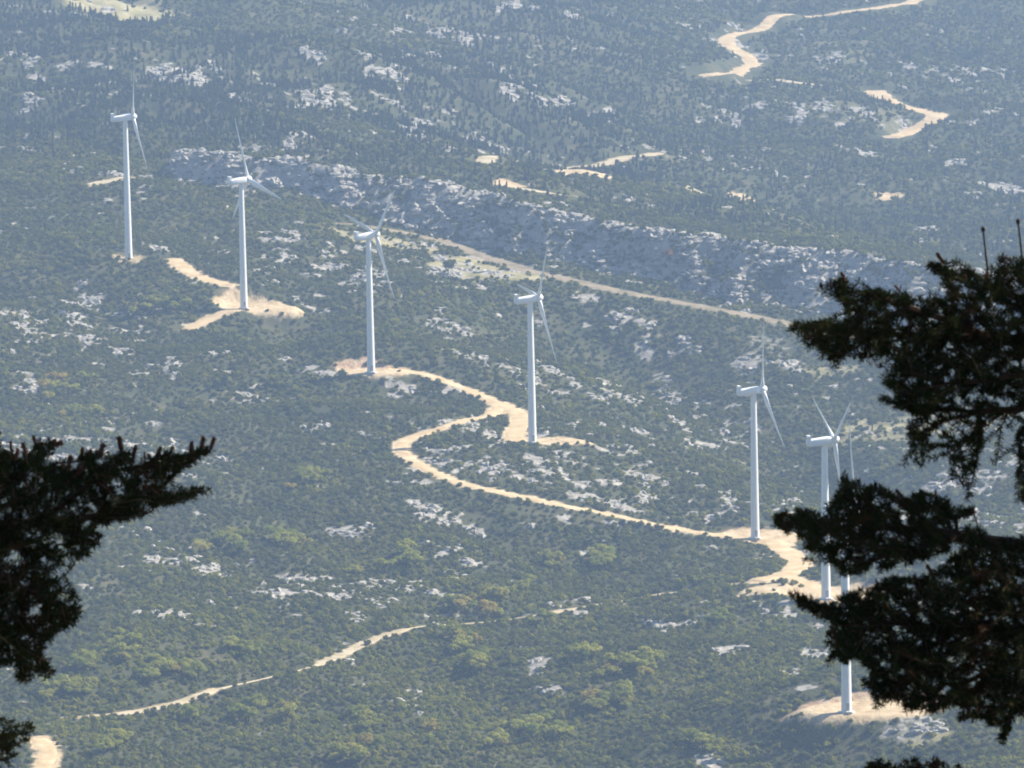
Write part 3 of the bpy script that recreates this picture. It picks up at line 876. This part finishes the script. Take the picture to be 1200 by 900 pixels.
sb = sc_pts[(sm > 0.15) & (sn + rng.normal(0, 0.10, len(sm)) > 0.03 - 0.36 * sstep(10, 22, zgrid(sc_pts[:, 0], sc_pts[:, 1], tA)))]
scatter('scarp_scrub', C_shrub, np.stack([sb[:, 0], sb[:, 1], zgrid(sb[:, 0], sb[:, 1]) - 0.2], 1), rng.uniform(0.6, 1.35, len(sb)), rng.integers(0, 5, len(sb)), 'dark bushes clinging to the shaded limestone scarp', 'scrub')
srk = sc_pts[(sm > 0.3) & (sn + rng.normal(0, 0.1, len(sm)) < -0.08)][:1100]
FQ = PT[is_forest & (u_ < np.clip(veg * (0.62 + cov * 0.6), 0, 1)) & (rng.uniform(0, 1, len(PT)) < 0.85)]
fp = np.stack([FQ[:, 0], FQ[:, 1], zgrid(FQ[:, 0], FQ[:, 1]) - 0.2], 1)
scatter('forest_cover', C_pine, fp, rng.uniform(0.35, 0.68, len(FQ)), rng.integers(0, 6, len(FQ)), 'hazy dark woodland on the far hillside', 'woodland')

# ---- limestone outcrops: the ones the photograph shows, then natural ones
def on_road(x, y):
    return zgrid(x, y, vegA)[0] < 0.25 or zgrid(x, y, padA)[0] > 0.1 or zgrid(x, y, bareA)[0] > 0.3
def seen(p, m=14):
    a, b_ = project(p)
    return -m < a < 1200 + m and -m < b_ < 900 + m
ZONES = [('pale limestone outcrop on the scrubby slope below the turbines', 'limestone outcrops low on the slope'),
         ('pale limestone outcrop on the slope between and behind the turbines', 'limestone outcrops among the turbines'),
         ('grey limestone outcrop on the scarp behind the turbines', 'limestone outcrops of the scarp'),
         ('small pale outcrop on the hazy far hillside beyond the scarp', 'limestone outcrops on the far hillside')]
ORD = 'first second third fourth fifth sixth seventh eighth ninth tenth eleventh twelfth thirteenth fourteenth fifteenth sixteenth seventeenth eighteenth nineteenth'.split()
TENS = {2: ('twenty', 'twentieth'), 3: ('thirty', 'thirtieth'), 4: ('forty', 'fortieth'), 5: ('fifty', 'fiftieth')}
def ordinal(k):
    if k < 20: return ORD[k - 1]
    a, b_ = divmod(k, 10)
    return TENS[a][1] if b_ == 0 else TENS[a][0] + '-' + ORD[b_ - 1]
LANDMARK = [(151, 305, 'leftmost turbine'), (286, 362, 'second turbine from left'), (435, 437, 'third turbine from left'), (624, 519, 'fourth turbine from left'), (885, 631, 'fifth turbine from left'), (968, 702, 'sixth turbine from left'),
            (992, 835, 'nearest turbine'), (470, 523, 'western bend of the gravel road'), (720, 605, 'middle of the gravel road'), (420, 757, 'bright stretch of the lower track'), (190, 828, 'left end of the lower track'), (245, 530, 'tip of the left fir'),
            (700, 335, 'scarp track'), (870, 60, 'bend of the far winding road'), (1075, 132, 'far hairpin road'), (680, 197, 'broken track behind the scarp'), (130, 5, 'far meadow at top left'), (390, 195, 'left half of the scarp crest'), (820, 275, 'right half of the scarp crest'),
            (600, 20, 'top edge of the picture'), (1030, 505, 'dry meadow at right'), (725, 785, 'bright grove at lower right'), (548, 790, 'line of yellow trees down the middle'), (150, 775, 'yellow grove at left')]
OUTC = []
nout = 0
def outcrop(g, s, zsc=0.6):
    global nout
    if nout >= 300: return
    zone_ = 3 if g[1] > 2990 else 2 if zgrid(g[0], g[1], scarp_rock)[0] > 0.2 else 0 if project(g)[1] > 560 else 1
    o = link('limestone_outcrop', random.choice(crags), None, (g[0], g[1], g[2] - 0.25 * s), (0, 0, random.choice((0, math.pi)) + random.gauss(-0.15, 0.3)), (s, s * random.uniform(0.8, 1.2), s * zsc * random.uniform(0.8, 1.3)))
    tag(o, ZONES[zone_][0], 'rock outcrop', ZONES[zone_][1])
    nout += 1
    OUTC.append((o, s))
for g in OUTP:
    if zgrid(g[0], g[1], bareA)[0] < 0.3 and seen(g):
        g = np.array([g[0], g[1], zgrid(g[0], g[1])[0]])
        outcrop(g, random.uniform(0.35, 0.85) * 1.0)
# the scarp and its bright rim
for k in range(34):
    i = random.uniform(1, 12.6)
    a = np.array(CREST[int(i)]); b_ = np.array(CREST[int(i) + 1]); q = a + (b_ - a) * (i - int(i))
    g = ground(q[0], q[1] + abs(random.gauss(0, 1)) * 22 + 1)
    outcrop(g, random.uniform(0.4, 0.8), 0.8)
by = {}
for o, s_ in OUTC:
    a, b_ = project(np.array(o.location))
    lx, ly, nm = min(LANDMARK, key=lambda l: math.hypot(a - l[0], 1.3 * (b_ - l[1])))
    dx, dy = a - lx, (b_ - ly) * 1.3
    way = ('left of' if dx < 0 else 'right of') if abs(dx) > abs(dy) else ('above' if dy < 0 else 'below')
    key = ('%s limestone outcrop %s the %s' % ('broad pale' if s_ > 0.62 else 'small pale', way, nm))
    by.setdefault(key, []).append((a, o))
for key, l in by.items():
    l.sort(key=lambda q: q[0])
    for k_, (_, o) in enumerate(l):
        o['label'] = key if len(l) == 1 else '%s, %s from left' % (key, ordinal(k_ + 1) if len(l) < 60 else 'one')
cand = np.stack([rng.uniform(-330, 360, 130000), rng.uniform(1820, 4300, 130000)], 1)
rc = zgrid(cand[:, 0], cand[:, 1], rockA); vb = zgrid(cand[:, 0], cand[:, 1], bareA)
cand = cand[(rc > 0.5) & (vb < 0.2) & (np.abs(cand[:, 0]) < cand[:, 1] * 0.079 + 30)]
rng.shuffle(cand)
RS = []
for (x, y_) in cand[:20000]:
    g = np.array([x, y_, zgrid(x, y_)[0]])
    RS.append(g)
RS = np.array(RS)
rsz = rng.uniform(0.4, 1.15, len(RS))
RS = np.concatenate([RS, np.stack([srk[:, 0], srk[:, 1], zgrid(srk[:, 0], srk[:, 1])], 1)]); rsz = np.r_[rsz, rng.uniform(0.6, 1.5, len(srk))]
scatter('loose_rock', C_rock, RS - np.array([0, 0, 0.15]), rsz, rng.integers(0, 5, len(RS)), 'loose pale limestone rocks strewn through the scrub', 'rocks', zs=0.7)

# ---- yellow-green deciduous bushes and small trees
def small_tree(seed, h=4.2):
    r = np.random.default_rng(seed)
    lob = [((r.normal(0, 0.75), r.normal(0, 0.75), h * r.uniform(0.45, 0.78)), (r.uniform(0.7, 1.15), r.uniform(0.7, 1.15), r.uniform(0.6, 0.95))) for _ in range(7)]
    crown = foliage(lob, 330, 0.42, seed, 0.62)
    V = []; Fc = []
    def limb(a, b_, r0, r1):
        a = np.array(a, float); b_ = np.array(b_, float); d = b_ - a; d /= np.linalg.norm(d)
        s = np.cross(d, [0.3, 1, 0.1]); s /= np.linalg.norm(s); t__ = np.cross(d, s); b0 = len(V)
        for (p, rr) in ((a, r0), (b_, r1)):
            for k in range(6):
                an = k * math.pi / 3; V.append(tuple(p + (s * math.cos(an) + t__ * math.sin(an)) * rr))
        for k in range(6): Fc.append((b0 + k, b0 + (k + 1) % 6, b0 + 6 + (k + 1) % 6, b0 + 6 + k))
    limb((0, 0, -0.4), (0.05, 0, h * 0.35), 0.16, 0.12)
    for (c_, _) in lob: limb((0.05, 0, h * 0.32), c_, 0.09, 0.03)
    return crown, (V, Fc)
ME_tree = []
for i in range(6):
    cr_, tk = small_tree(500 + i)
    ME_tree.append((mesh_from('crown', *cr_, [M_yellow]), mesh_from('trunk', *tk, [M_bark])))
ME_tree_o = mesh_from('crown', *small_tree(521)[0], [M_orange])
ME_tree_d = mesh_from('crown', *small_tree(522)[0], [M_shrub])
ny_ = 0
for (px, py, sx, sy, n, where) in YB:
    grove = []
    subs = [(px + random.gauss(0, sx * 0.75), py + random.gauss(0, sy * 0.75)) for _ in range(max(2, n // 3))]
    for _ in range(n):
        cx_, cy_ = random.choice(subs)
        g = ground(cx_ + random.gauss(0, 7), cy_ + random.gauss(0, 3.2))
        if on_road(g[0], g[1]) or not seen(g, 4): continue
        cr_, tk = random.choice(ME_tree)
        s = random.uniform(0.85, 1.65)
        e = empty('small_tree', (g[0], g[1], g[2]), random.uniform(0, 6.28))
        e.scale = (s * 1.1, s * 1.1, s * 0.9)
        tag(e, 'yellow-green small tree ' + where, 'tree', 'yellow-green trees ' + where)
        grove.append((project(g)[0], e))
        link('crown', cr_, e); link('trunk', tk, e)
        ny_ += 1
    grove.sort(key=lambda q: q[0])
    for k_, (_, e) in enumerate(grove):
        e['label'] = 'yellow-green tree, %s from left %s' % (ordinal(k_ + 1), where)
for (px, py, s, me_, lb) in ((785, 305, 1.5, ME_tree_o, 'orange autumn tree standing alone on the shaded scarp'), (337, 487, 1.4, ME_tree_d, 'dark round tree beside the white rock patch at left'),
                             (1022, 505, 1.9, ME_tree_d, 'dark round tree on the dry yellow meadow at right'), (525, 322, 1.9, ME_tree_d, 'dark round tree by the dry clearing under the scarp track'), (648, 327, 1.3, ME_tree_d, 'dark tree on the scarp track above the fourth turbine')):
    g = ground(px, py)
    e = empty('small_tree', tuple(g)); e.scale = (s, s, s * 0.85)
    tag(e, lb, 'tree'); link('crown', me_, e); link('trunk', ME_tree[0][1], e)

# ------------------------------------------------------------------ the two firs in the foreground
PXM = F / 30.0
def grow(axes, attract, r):
    """a branch skeleton: hand-laid axes, then each shoot tip is joined to the nearest suitable twig"""
    P = []; par = []
    def add(p, q):
        P.append(np.array(p)); par.append(q); return len(P) - 1
    for ax in axes:
        a = np.array(ax, float)
        if P:
            q = int(np.argmin(np.linalg.norm(np.array(P) - a[0], axis=1)))
        else:
            q = add(a[0], -1)
        for k in range(1, len(a)):
            m = max(1, int(np.linalg.norm(a[k] - P[q]) / 0.05)); s0 = P[q]
            for i in range(1, m + 1):
                q = add(s0 + (a[k] - s0) * i / m + r.normal(0, 0.004, 3) * (i < m), q)
    naxis = len(P)
    arr = np.zeros((60000, 3)); arr[:naxis] = P; n = naxis
    root = P[0]
    order = np.argsort([np.min(np.linalg.norm(arr[:naxis] - a, axis=1)) for a in attract])
    rd = np.linalg.norm(arr[:naxis] - root, axis=1)
    rdist = np.zeros(60000); rdist[:naxis] = rd
    for i in order:
        a = attract[i]
        v = a - arr[:n]
        dist = np.linalg.norm(v, axis=1) + 1e-9
        da = np.linalg.norm(a - root)
        cost = dist * (1 + 0.9 * np.clip((rdist[:n] - da + 0.4 * dist) / dist, 0, 1.4))
        q = int(np.argmin(cost)); L = dist[q]
        if L < 0.012: continue
        m = max(1, int(L / 0.025)); s0 = arr[q].copy()
        bow = r.normal(0, 0.10, 3) * L + np.array([0, 0, -0.10 * L])
        for k in range(1, m + 1):
            f = k / m
            p = s0 + (a - s0) * f + bow * f * (1 - f) * 2
            q = add(p, q); arr[n] = p; rdist[n] = np.linalg.norm(p - root); n += 1
    P = np.array(P); par = np.array(par)
    cnt = np.ones(len(P))
    for i in range(len(P) - 1, 0, -1):
        if par[i] >= 0: cnt[par[i]] += cnt[i]
    rad = np.clip(0.0011 * cnt ** 0.42, 0.0013, 0.05)
    return P, par, rad, cnt, naxis

def wood_mesh(P, par, rad, sides=5):
    V = []; Fc = []
    for i in range(len(P)):
        j = par[i]
        if j < 0: continue
        d = P[i] - P[j]; L = np.linalg.norm(d)
        if L < 1e-5: continue
        d /= L
        s = np.cross(d, [0.31, 0.2, 0.93]); s /= np.linalg.norm(s) + 1e-9; t__ = np.cross(d, s); b0 = len(V)
        ns = sides if rad[j] > 0.004 else 3
        for (p, rr) in ((P[j], min(rad[j], rad[i] * 1.6)), (P[i] + d * rad[i] * 0.5, rad[i])):
            for k in range(ns):
                an = 2 * math.pi * k / ns; V.append(p + (s * math.cos(an) + t__ * math.sin(an)) * rr)
        for k in range(ns): Fc.append((b0 + k, b0 + (k + 1) % ns, b0 + ns + (k + 1) % ns, b0 + ns + k))
        Fc.append(tuple(range(b0 + ns, b0 + 2 * ns)))
    return V, Fc

def needle_mesh(P, par, rad, cnt, r, per_m=900, dry=0.12, maxr=0.0065):
    idx = [i for i in range(len(P)) if par[i] >= 0 and rad[i] < maxr]
    idx = np.array(idx)
    A = P[par[idx]]; B = P[idx]; L = np.linalg.norm(B - A, axis=1)
    n = np.maximum(1, r.poisson(L * per_m))
    e = np.repeat(np.arange(len(idx)), n)
    t_ = r.uniform(0, 1, len(e))
    D = (B - A) / (L[:, None] + 1e-9)
    p = A[e] + (B - A)[e] * t_[:, None]
    rv = r.standard_normal((len(e), 3)) + np.array([0, 0, 0.45])
    d = D[e]
    rv -= d * (rv * d).sum(1)[:, None]; rv /= np.linalg.norm(rv, axis=1)[:, None] + 1e-9
    dirn = d * r.uniform(0.25, 0.75, len(e))[:, None] + rv
    dirn /= np.linalg.norm(dirn, axis=1)[:, None]
    ln = r.uniform(0.015, 0.025, len(e))[:, None]; w = 0.0017
    sd = np.cross(dirn, r.standard_normal((len(e), 3))); sd /= np.linalg.norm(sd, axis=1)[:, None] + 1e-9
    V = np.stack([p, p + dirn * ln * 0.45 + sd * w, p + dirn * ln, p + dirn * ln * 0.45 - sd * w], 1).reshape(-1, 3)
    Fc = np.arange(len(V)).reshape(-1, 4)
    dn = perlin(p[:, 0] * 9 + 3, p[:, 2] * 9 + p[:, 1] * 5) * 0.8 + r.uniform(0, 1, len(e)) * 0.35
    mi = (dn > (0.62 - dry)).astype(int)
    return V, Fc, mi

def in_poly(px, py, poly):
    poly = np.array(poly); x0, y0 = poly[:, 0], poly[:, 1]; x1, y1 = np.roll(x0, -1), np.roll(y0, -1)
    ins = np.zeros(len(px), bool)
    for a, b_, c_, d in zip(x0, y0, x1, y1):
        if b_ == d: continue
        hit = ((b_ > py) != (d > py)) & (px < (c_ - a) * (py - b_) / (d - b_) + a)
        ins ^= hit
    return ins

def poly_attract(poly, n, depth, thick, r, hole=0.0):
    poly = np.array(poly, float)
    lo, hi = poly.min(0), poly.max(0); o = []
    while len(o) < n:
        q = r.uniform(lo, hi, (n * 2, 2))
        q = q[in_poly(q[:, 0], q[:, 1], poly)]
        if hole:
            q = q[fbm(q[:, 0], q[:, 1], 30, 2, 201) < 0.55 - hole]
        o += list(q)
    return [at(q[0], q[1], depth + r.normal(0, thick * 0.4)) for q in o[:n]]

# a dry upright cone axis: thin core with a ragged sleeve of scale stubs
def cone_mesh(seed):
    r = np.random.default_rng(seed)
    V, Fc = lathe([(0.0035, -0.012), (0.0062, 0.0), (0.0085, 0.012), (0.0078, 0.03), (0.0095, 0.043), (0.0072, 0.054), (0.0025, 0.060)], 7)
    V = [tuple(np.array(v) * (1, 1, 1) + r.normal(0, 0.0011, 3)) for v in V]
    for _ in range(16):
        a = r.uniform(0, 6.28); z = r.uniform(0.0, 0.055); o = np.array([math.cos(a), math.sin(a), 0.35]); s = np.array([-math.sin(a), math.cos(a), 0]) * 0.0035
        p = np.array([math.cos(a) * 0.006, math.sin(a) * 0.006, z]); b0 = len(V)
        V += [tuple(p + s), tuple(p - s), tuple(p + o * 0.010 - s * 0.6), tuple(p + o * 0.010 + s * 0.6)]
        Fc.append((b0, b0 + 1, b0 + 2, b0 + 3))
    return V, Fc
ME_cone = [mesh_from('cone', *cone_mesh(i), [M_cone]) for i in range(4)]
ME_spike = mesh_from('cone_spike', *lathe([(0.0032, -0.02), (0.0034, 0.04), (0.0028, 0.07), (0.003, 0.112), (0.006, 0.115), (0.0065, 0.124), (0.003, 0.128)], 7), [M_twig])

def make_limb(tree, axes_px, parts, depth, seed, ncone, cone_poly=None, dry=0.12, per_m=900):
    r = np.random.default_rng(seed)
    axes = [[at(a[0], a[1], depth + (a[2] if len(a) > 2 else 0)) for a in ax] for ax in axes_px]
    att_ = []
    for (poly, n, thick, hole) in parts: att_ += poly_attract(poly, n, depth, thick, r, hole)
    P, par, rad, cnt, na = grow(axes, att_, r)
    org = Vector(tree.location)
    Pl = P - np.array(org)
    lb = link('limb', mesh_from('limb', wood_mesh(Pl, par, rad)[0], wood_mesh(Pl, par, rad)[1], [M_twig]), tree)
    V, Fc, mi = needle_mesh(P, par, rad, cnt, r, per_m, dry)
    V = V - np.array(org)
    link('foliage', mesh_from('foliage', V, Fc, [M_needle, M_dryneedle], mat_idx=mi), lb)
    # cones stand on tips that nothing covers from above
    tips = np.where(cnt == 1)[0]
    a, b_ = projectv(P[tips])
    binx = (a / 9).astype(int); top = {}
    for k, (bx_, y_) in enumerate(zip(binx, b_)):
        if bx_ not in top or y_ < b_[top[bx_]]: top[bx_] = k
    cand_ = list(top.values()) + list(r.choice(len(tips), min(len(tips), ncone // 2), replace=False))
    if cone_poly is not None:
        ok = in_poly(a, b_, cone_poly); cand_ = [k for k in cand_ if ok[k]]
    r.shuffle(cand_)
    for k in cand_[:ncone]:
        p = P[tips[k]] - np.array(org)
        d = P[tips[k]] - P[par[tips[k]]]; d = d / (np.linalg.norm(d) + 1e-9) * 0.7 + np.array([0, 0, 0.8]) + r.normal(0, 0.25, 3)
        q = Vector(d).to_track_quat('Z', 'Y').to_euler()
        s = r.uniform(0.35, 0.8)
        link('cone', ME_cone[int(r.integers(0, 4))], lb, tuple(p), q, (s, s, s))
    return lb

def fir(px, depth, name, label, grp, crown_dir, apex_px):
    top = at(px, apex_px, depth)
    base = np.array([top[0], top[1], zgrid(top[0], top[1])[0] - 0.3])
    H = top[2] - base[2]
    tree = empty(name, tuple(base)); tag(tree, label, 'fir tree', grp)
    pr = [(0.34, 0), (0.25, 0.5)] + [(0.24 * (1 - f) ** 0.85 + 0.008, H * f) for f in np.linspace(0.06, 1, 24)]
    V, Fc = lathe(pr, 14)
    V = [(x + 0.03 * math.sin(z * 0.9), y_ + 0.03 * math.cos(z * 0.7), z) for (x, y_, z) in V]
    link('trunk', mesh_from('trunk', V, Fc, [M_bark], True), tree)
    return tree, base, H

# a plain limb shared by the sides of both firs that the picture does not show
r_ = np.random.default_rng(77)
gen_axes = [[(0, 0, 0), (0.5, 0, 0.03), (1.0, 0, 0.02), (1.5, 0, 0.08)], [(0.5, 0, 0.03), (0.9, 0.35, 0.0)], [(0.5, 0, 0.03), (0.9, -0.35, 0.0)], [(1.0, 0, 0.02), (1.3, 0.3, 0.03)], [(1.0, 0, 0.02), (1.3, -0.3, 0.03)]]
gatt = []
while len(gatt) < 260:
    x = r_.uniform(0.15, 1.6); y_ = r_.uniform(-0.55, 0.55)
    if abs(y_) < 0.12 + 0.5 * min(x, 1.75 - x): gatt.append(np.array([x, y_, 0.05 + r_.normal(0, 0.05)]))
gP, gpar, grad, gcnt, _ = grow(gen_axes, gatt, r_)
ME_gl = mesh_from('limb', *wood_mesh(gP, gpar, grad, 4), [M_twig])
gv, gf, gm = needle_mesh(gP, gpar, grad, gcnt, r_, 420, 0.05)
ME_gf = mesh_from('foliage', gv, gf, [M_needle, M_dryneedle], mat_idx=gm)
def shade_crown_limbs(tree, base, H, n, seed):  # limbs all round the trunk above the frame, added to cast shade
    r = np.random.default_rng(seed)
    zlow = at(600, 0, math.hypot(base[0], base[1]))[2] + 0.75 - base[2]
    for k in range(n):
        z = zlow + (H - 0.15 - zlow) * (k + 0.5) / n
        s = min(1.25, 0.22 + (H - z) * 0.34) * r.uniform(0.85, 1.1)
        lb = link('limb', ME_gl, tree, (0, 0, z), (0, R(r.uniform(-8, 8)), k * 2.4 + r.uniform(-0.3, 0.3)), (s, s, s))
        link('foliage', ME_gf, lb)
def side_limbs(tree, H, sgn, n, seed):
    r = np.random.default_rng(seed)
    for k in range(n):
        z = H - 0.25 - (k / n) ** 1.2 * 9.0
        drop = (H - z)
        a = r.uniform(-1.25, 1.25) + (0 if sgn > 0 else math.pi)
        s = min(1.3, 0.25 + drop * 0.28) * r.uniform(0.8, 1.1)
        lb = link('limb', ME_gl, tree, (0, 0, z), (0, R(r.uniform(-4, 14)), a), (s, s, s))
        link('foliage', ME_gf, lb)

RD = 20.0
firR, bR, HR = fir(1450, RD, 'fir_tree', 'dark green fir reaching in from the right edge with three heavy boughs', 'firs framing the view', -1, -1500)  # apex raised far out of view to carry the added shading crown
polyA = [(1440, 350), (1400, 318), (1330, 290), (1260, 290), (1200, 303), (1190, 300), (1173, 296), (1165, 312), (1153, 315), (1127, 318), (1117, 303), (1103, 307), (1086, 311), (1103, 326), (1097, 341), (1073, 344), (1040, 338), (1017, 338), (1000, 326), (977, 326), (958, 333),
         (965, 345), (997, 358), (977, 373), (950, 377), (928, 378), (925, 388), (937, 398), (947, 412), (960, 420), (975, 424), (978, 437), (983, 424), (1010, 423), (1033, 437), (1039, 452), (1055, 470), (1066, 484), (1100, 478), (1140, 462), (1200, 472), (1330, 475), (1410, 440), (1440, 400)]
polyA2 = [(1045, 452), (1026, 467), (1046, 473), (1062, 486), (1060, 514), (1067, 528), (1054, 541), (1064, 552), (1094, 543), (1104, 530), (1112, 556), (1122, 576), (1132, 588), (1150, 577), (1138, 560), (1150, 540), (1164, 550), (1185, 535), (1188, 560), (1194, 589), (1204, 590), (1260, 548), (1320, 540), (1400, 490), (1430, 455), (1330, 462), (1200, 465), (1140, 458), (1100, 470)]
polyB = [(908, 601), (937, 597), (957, 600), (972, 592), (976, 582), (984, 572), (986, 553), (993, 566), (1000, 563), (1017, 566), (1037, 573), (1060, 585), (1079, 573), (1090, 582), (1107, 582), (1117, 596), (1130, 590), (1150, 600), (1118, 612), (1112, 645), (1075, 660), (1040, 667), (1012, 672), (985, 675), (972, 667), (965, 657), (942, 642), (937, 627), (915, 622), (907, 611)]
polyC = [(923, 694), (932, 697), (952, 705), (980, 708), (992, 693), (1012, 690), (1030, 680), (1075, 675), (1112, 660), (1122, 622), (1140, 616), (1155, 627), (1175, 632), (1200, 626), (1300, 640), (1380, 670), (1440, 720), (1440, 780), (1390, 800), (1320, 842), (1260, 835), (1200, 842), (1186, 838), (1175, 873), (1168, 860), (1147, 838), (1124, 845), (1117, 826), (1092, 838), (1078, 828), (1062, 840), (1052, 825), (1026, 833), (1022, 812), (1006, 802), (1020, 792), (1010, 776), (969, 779), (974, 767), (967, 752), (970, 731), (945, 717), (932, 705)]
polyD = [(1013, 902), (1025, 890), (1050, 893), (1080, 887), (1110, 893), (1140, 905), (1250, 910), (1250, 960), (1100, 950)]
lA = make_limb(firR, [[(1450, 415), (1300, 408), (1180, 398, 0.05), (1060, 392, 0.1), (985, 387, 0.1), (930, 382, 0.1)], [(1180, 398, 0.05), (1100, 372, -0.1), (1040, 352, -0.2), (962, 334, -0.25)], [(1300, 408), (1180, 345, 0.2), (1120, 306, 0.25)], [(1300, 408), (1200, 440, -0.25), (1080, 455, -0.3)]],
          [(polyA, 2700, 0.5, 0)], RD, 1, 7, dry=0.06)
for (px, py) in ((1157, 314), (1198, 305)):
    p = at(px, py, RD) - np.array(firR.location)
    link('cone_spike', ME_spike, lA, tuple(p), (0, R(-6), 0))
make_limb(firR, [[(1450, 455), (1250, 474), (1150, 482, -0.1), (1092, 500, -0.2), (1058, 545, -0.25)], [(1150, 482, -0.1), (1146, 530, 0.1), (1134, 587, 0.1)], [(1250, 474), (1196, 520, 0.2), (1193, 588, 0.2)], [(1150, 482, -0.1), (1060, 478, 0.1), (1028, 467, 0.1)]],
          [(polyA2, 460, 0.35, 0.25)], RD, 2, 3, dry=0.05)
make_limb(firR, [[(1450, 655), (1250, 648), (1120, 628), (1040, 617, -0.05), (980, 609, -0.1), (910, 605, -0.1)], [(1040, 617, -0.05), (1000, 590), (987, 554)], [(1120, 628), (1060, 650, -0.2), (975, 659, -0.2), (940, 657, -0.2)]],
          [(polyB, 800, 0.35, 0)], RD, 3, 4, dry=0.05)
make_limb(firR, [[(1450, 750), (1250, 740), (1120, 737), (1030, 730, 0.05), (970, 713, 0.05), (924, 695, 0.05)], [(1250, 740), (1150, 790, 0.2), (1100, 832, 0.25)], [(1120, 737), (1040, 790, 0.1), (1026, 830, 0.1)], [(1250, 740), (1190, 820, -0.1), (1174, 872, -0.1)], [(1250, 740), (1180, 680, -0.3), (1140, 620, -0.3)], [(1030, 730, 0.05), (985, 760, 0), (970, 778, 0)]],
          [(polyC, 3500, 0.5, 0)], RD, 4, 5, dry=0.07)
make_limb(firR, [[(1450, 985), (1250, 945), (1120, 915), (1030, 897)]], [(polyD, 260, 0.25, 0)], RD, 5, 1, dry=0.0)
side_limbs(firR, HR - 3.4, 1, 20, 91)
shade_crown_limbs(firR, bR, HR, 64, 95)  # unseen crown added to keep the sun off the left fir

LD = 19.0
firL, bL, HL = fir(-270, LD, 'fir_tree', 'near black fir reaching in from the left edge with reddish brown cone stubs', 'firs framing the view', 1, 60)
polyL = [(-255, 610), (-210, 560), (-150, 530), (-90, 520), (-10, 506), (4, 524), (17, 530), (36, 529), (47, 516), (64, 522), (54, 534), (42, 547), (56, 550), (69, 541), (86, 552), (97, 534), (114, 530), (130, 533), (149, 524), (158, 536), (178, 536), (205, 527), (246, 525), (243, 532), (217, 546), (192, 563), (184, 574), (208, 575), (244, 574), (230, 585), (200, 593), (167, 602), (150, 609), (112, 619),
         (127, 629), (119, 641), (95, 650), (102, 660), (69, 661), (61, 672), (75, 686), (91, 695), (96, 717), (86, 737), (69, 742), (54, 757), (56, 775), (70, 787), (56, 797), (40, 797), (21, 799), (8, 782), (-60, 790), (-130, 740), (-200, 720), (-255, 680)]
polyL2 = [(-90, 835), (0, 838), (30, 848), (44, 855), (37, 865), (18, 875), (15, 900), (12, 935), (-90, 935)]
make_limb(firL, [[(-270, 660), (-60, 625), (50, 612), (120, 602, 0.05), (180, 580, 0.05), (214, 547, 0.05), (247, 526, 0.05)], [(180, 580, 0.05), (246, 575, 0.05)], [(-60, 625), (20, 562, 0.2), (60, 524, 0.2)], [(-60, 625), (30, 690, -0.2), (90, 716, -0.2)], [(-60, 625), (-10, 720), (62, 790)], [(50, 612), (110, 562, -0.1), (150, 532, -0.1)], [(50, 612), (120, 630, -0.2)]],
          [(polyL, 3000, 0.5, 0)], LD, 6, 38, cone_poly=[(-50, 480), (260, 480), (260, 600), (120, 615), (-50, 615)], dry=0.12)
make_limb(firL, [[(-270, 925), (-60, 882), (40, 857)]], [(polyL2, 240, 0.3, 0)], LD, 8, 6)
side_limbs(firL, HL, -1, 30, 92)

# ------------------------------------------------------------------ haze
zmin = float(Z.min()) - 1.5; zmax = max(float(Z.max()), CAMZ, bR[2] + HR, bL[2] + HL) + 4
hv, hf = box(-1520, 1520, -175, 6680, zmin, zmax)
mh, nt, out = new_mat('haze_air')
pv = N(nt, 'ShaderNodeVolumePrincipled')
pv.inputs['Density'].default_value = HAZE_DENSITY
pv.inputs['Color'].default_value = (*HAZE_COLOR, 1)
pv.inputs['Anisotropy'].default_value = HAZE_ANISO
nt.links.new(pv.outputs[0], out.inputs['Volume'])
hz = link('haze', mesh_from('haze', hv, hf, [mh]))
tag(hz, 'blue afternoon haze filling the air over the hills', 'haze', kind='stuff')
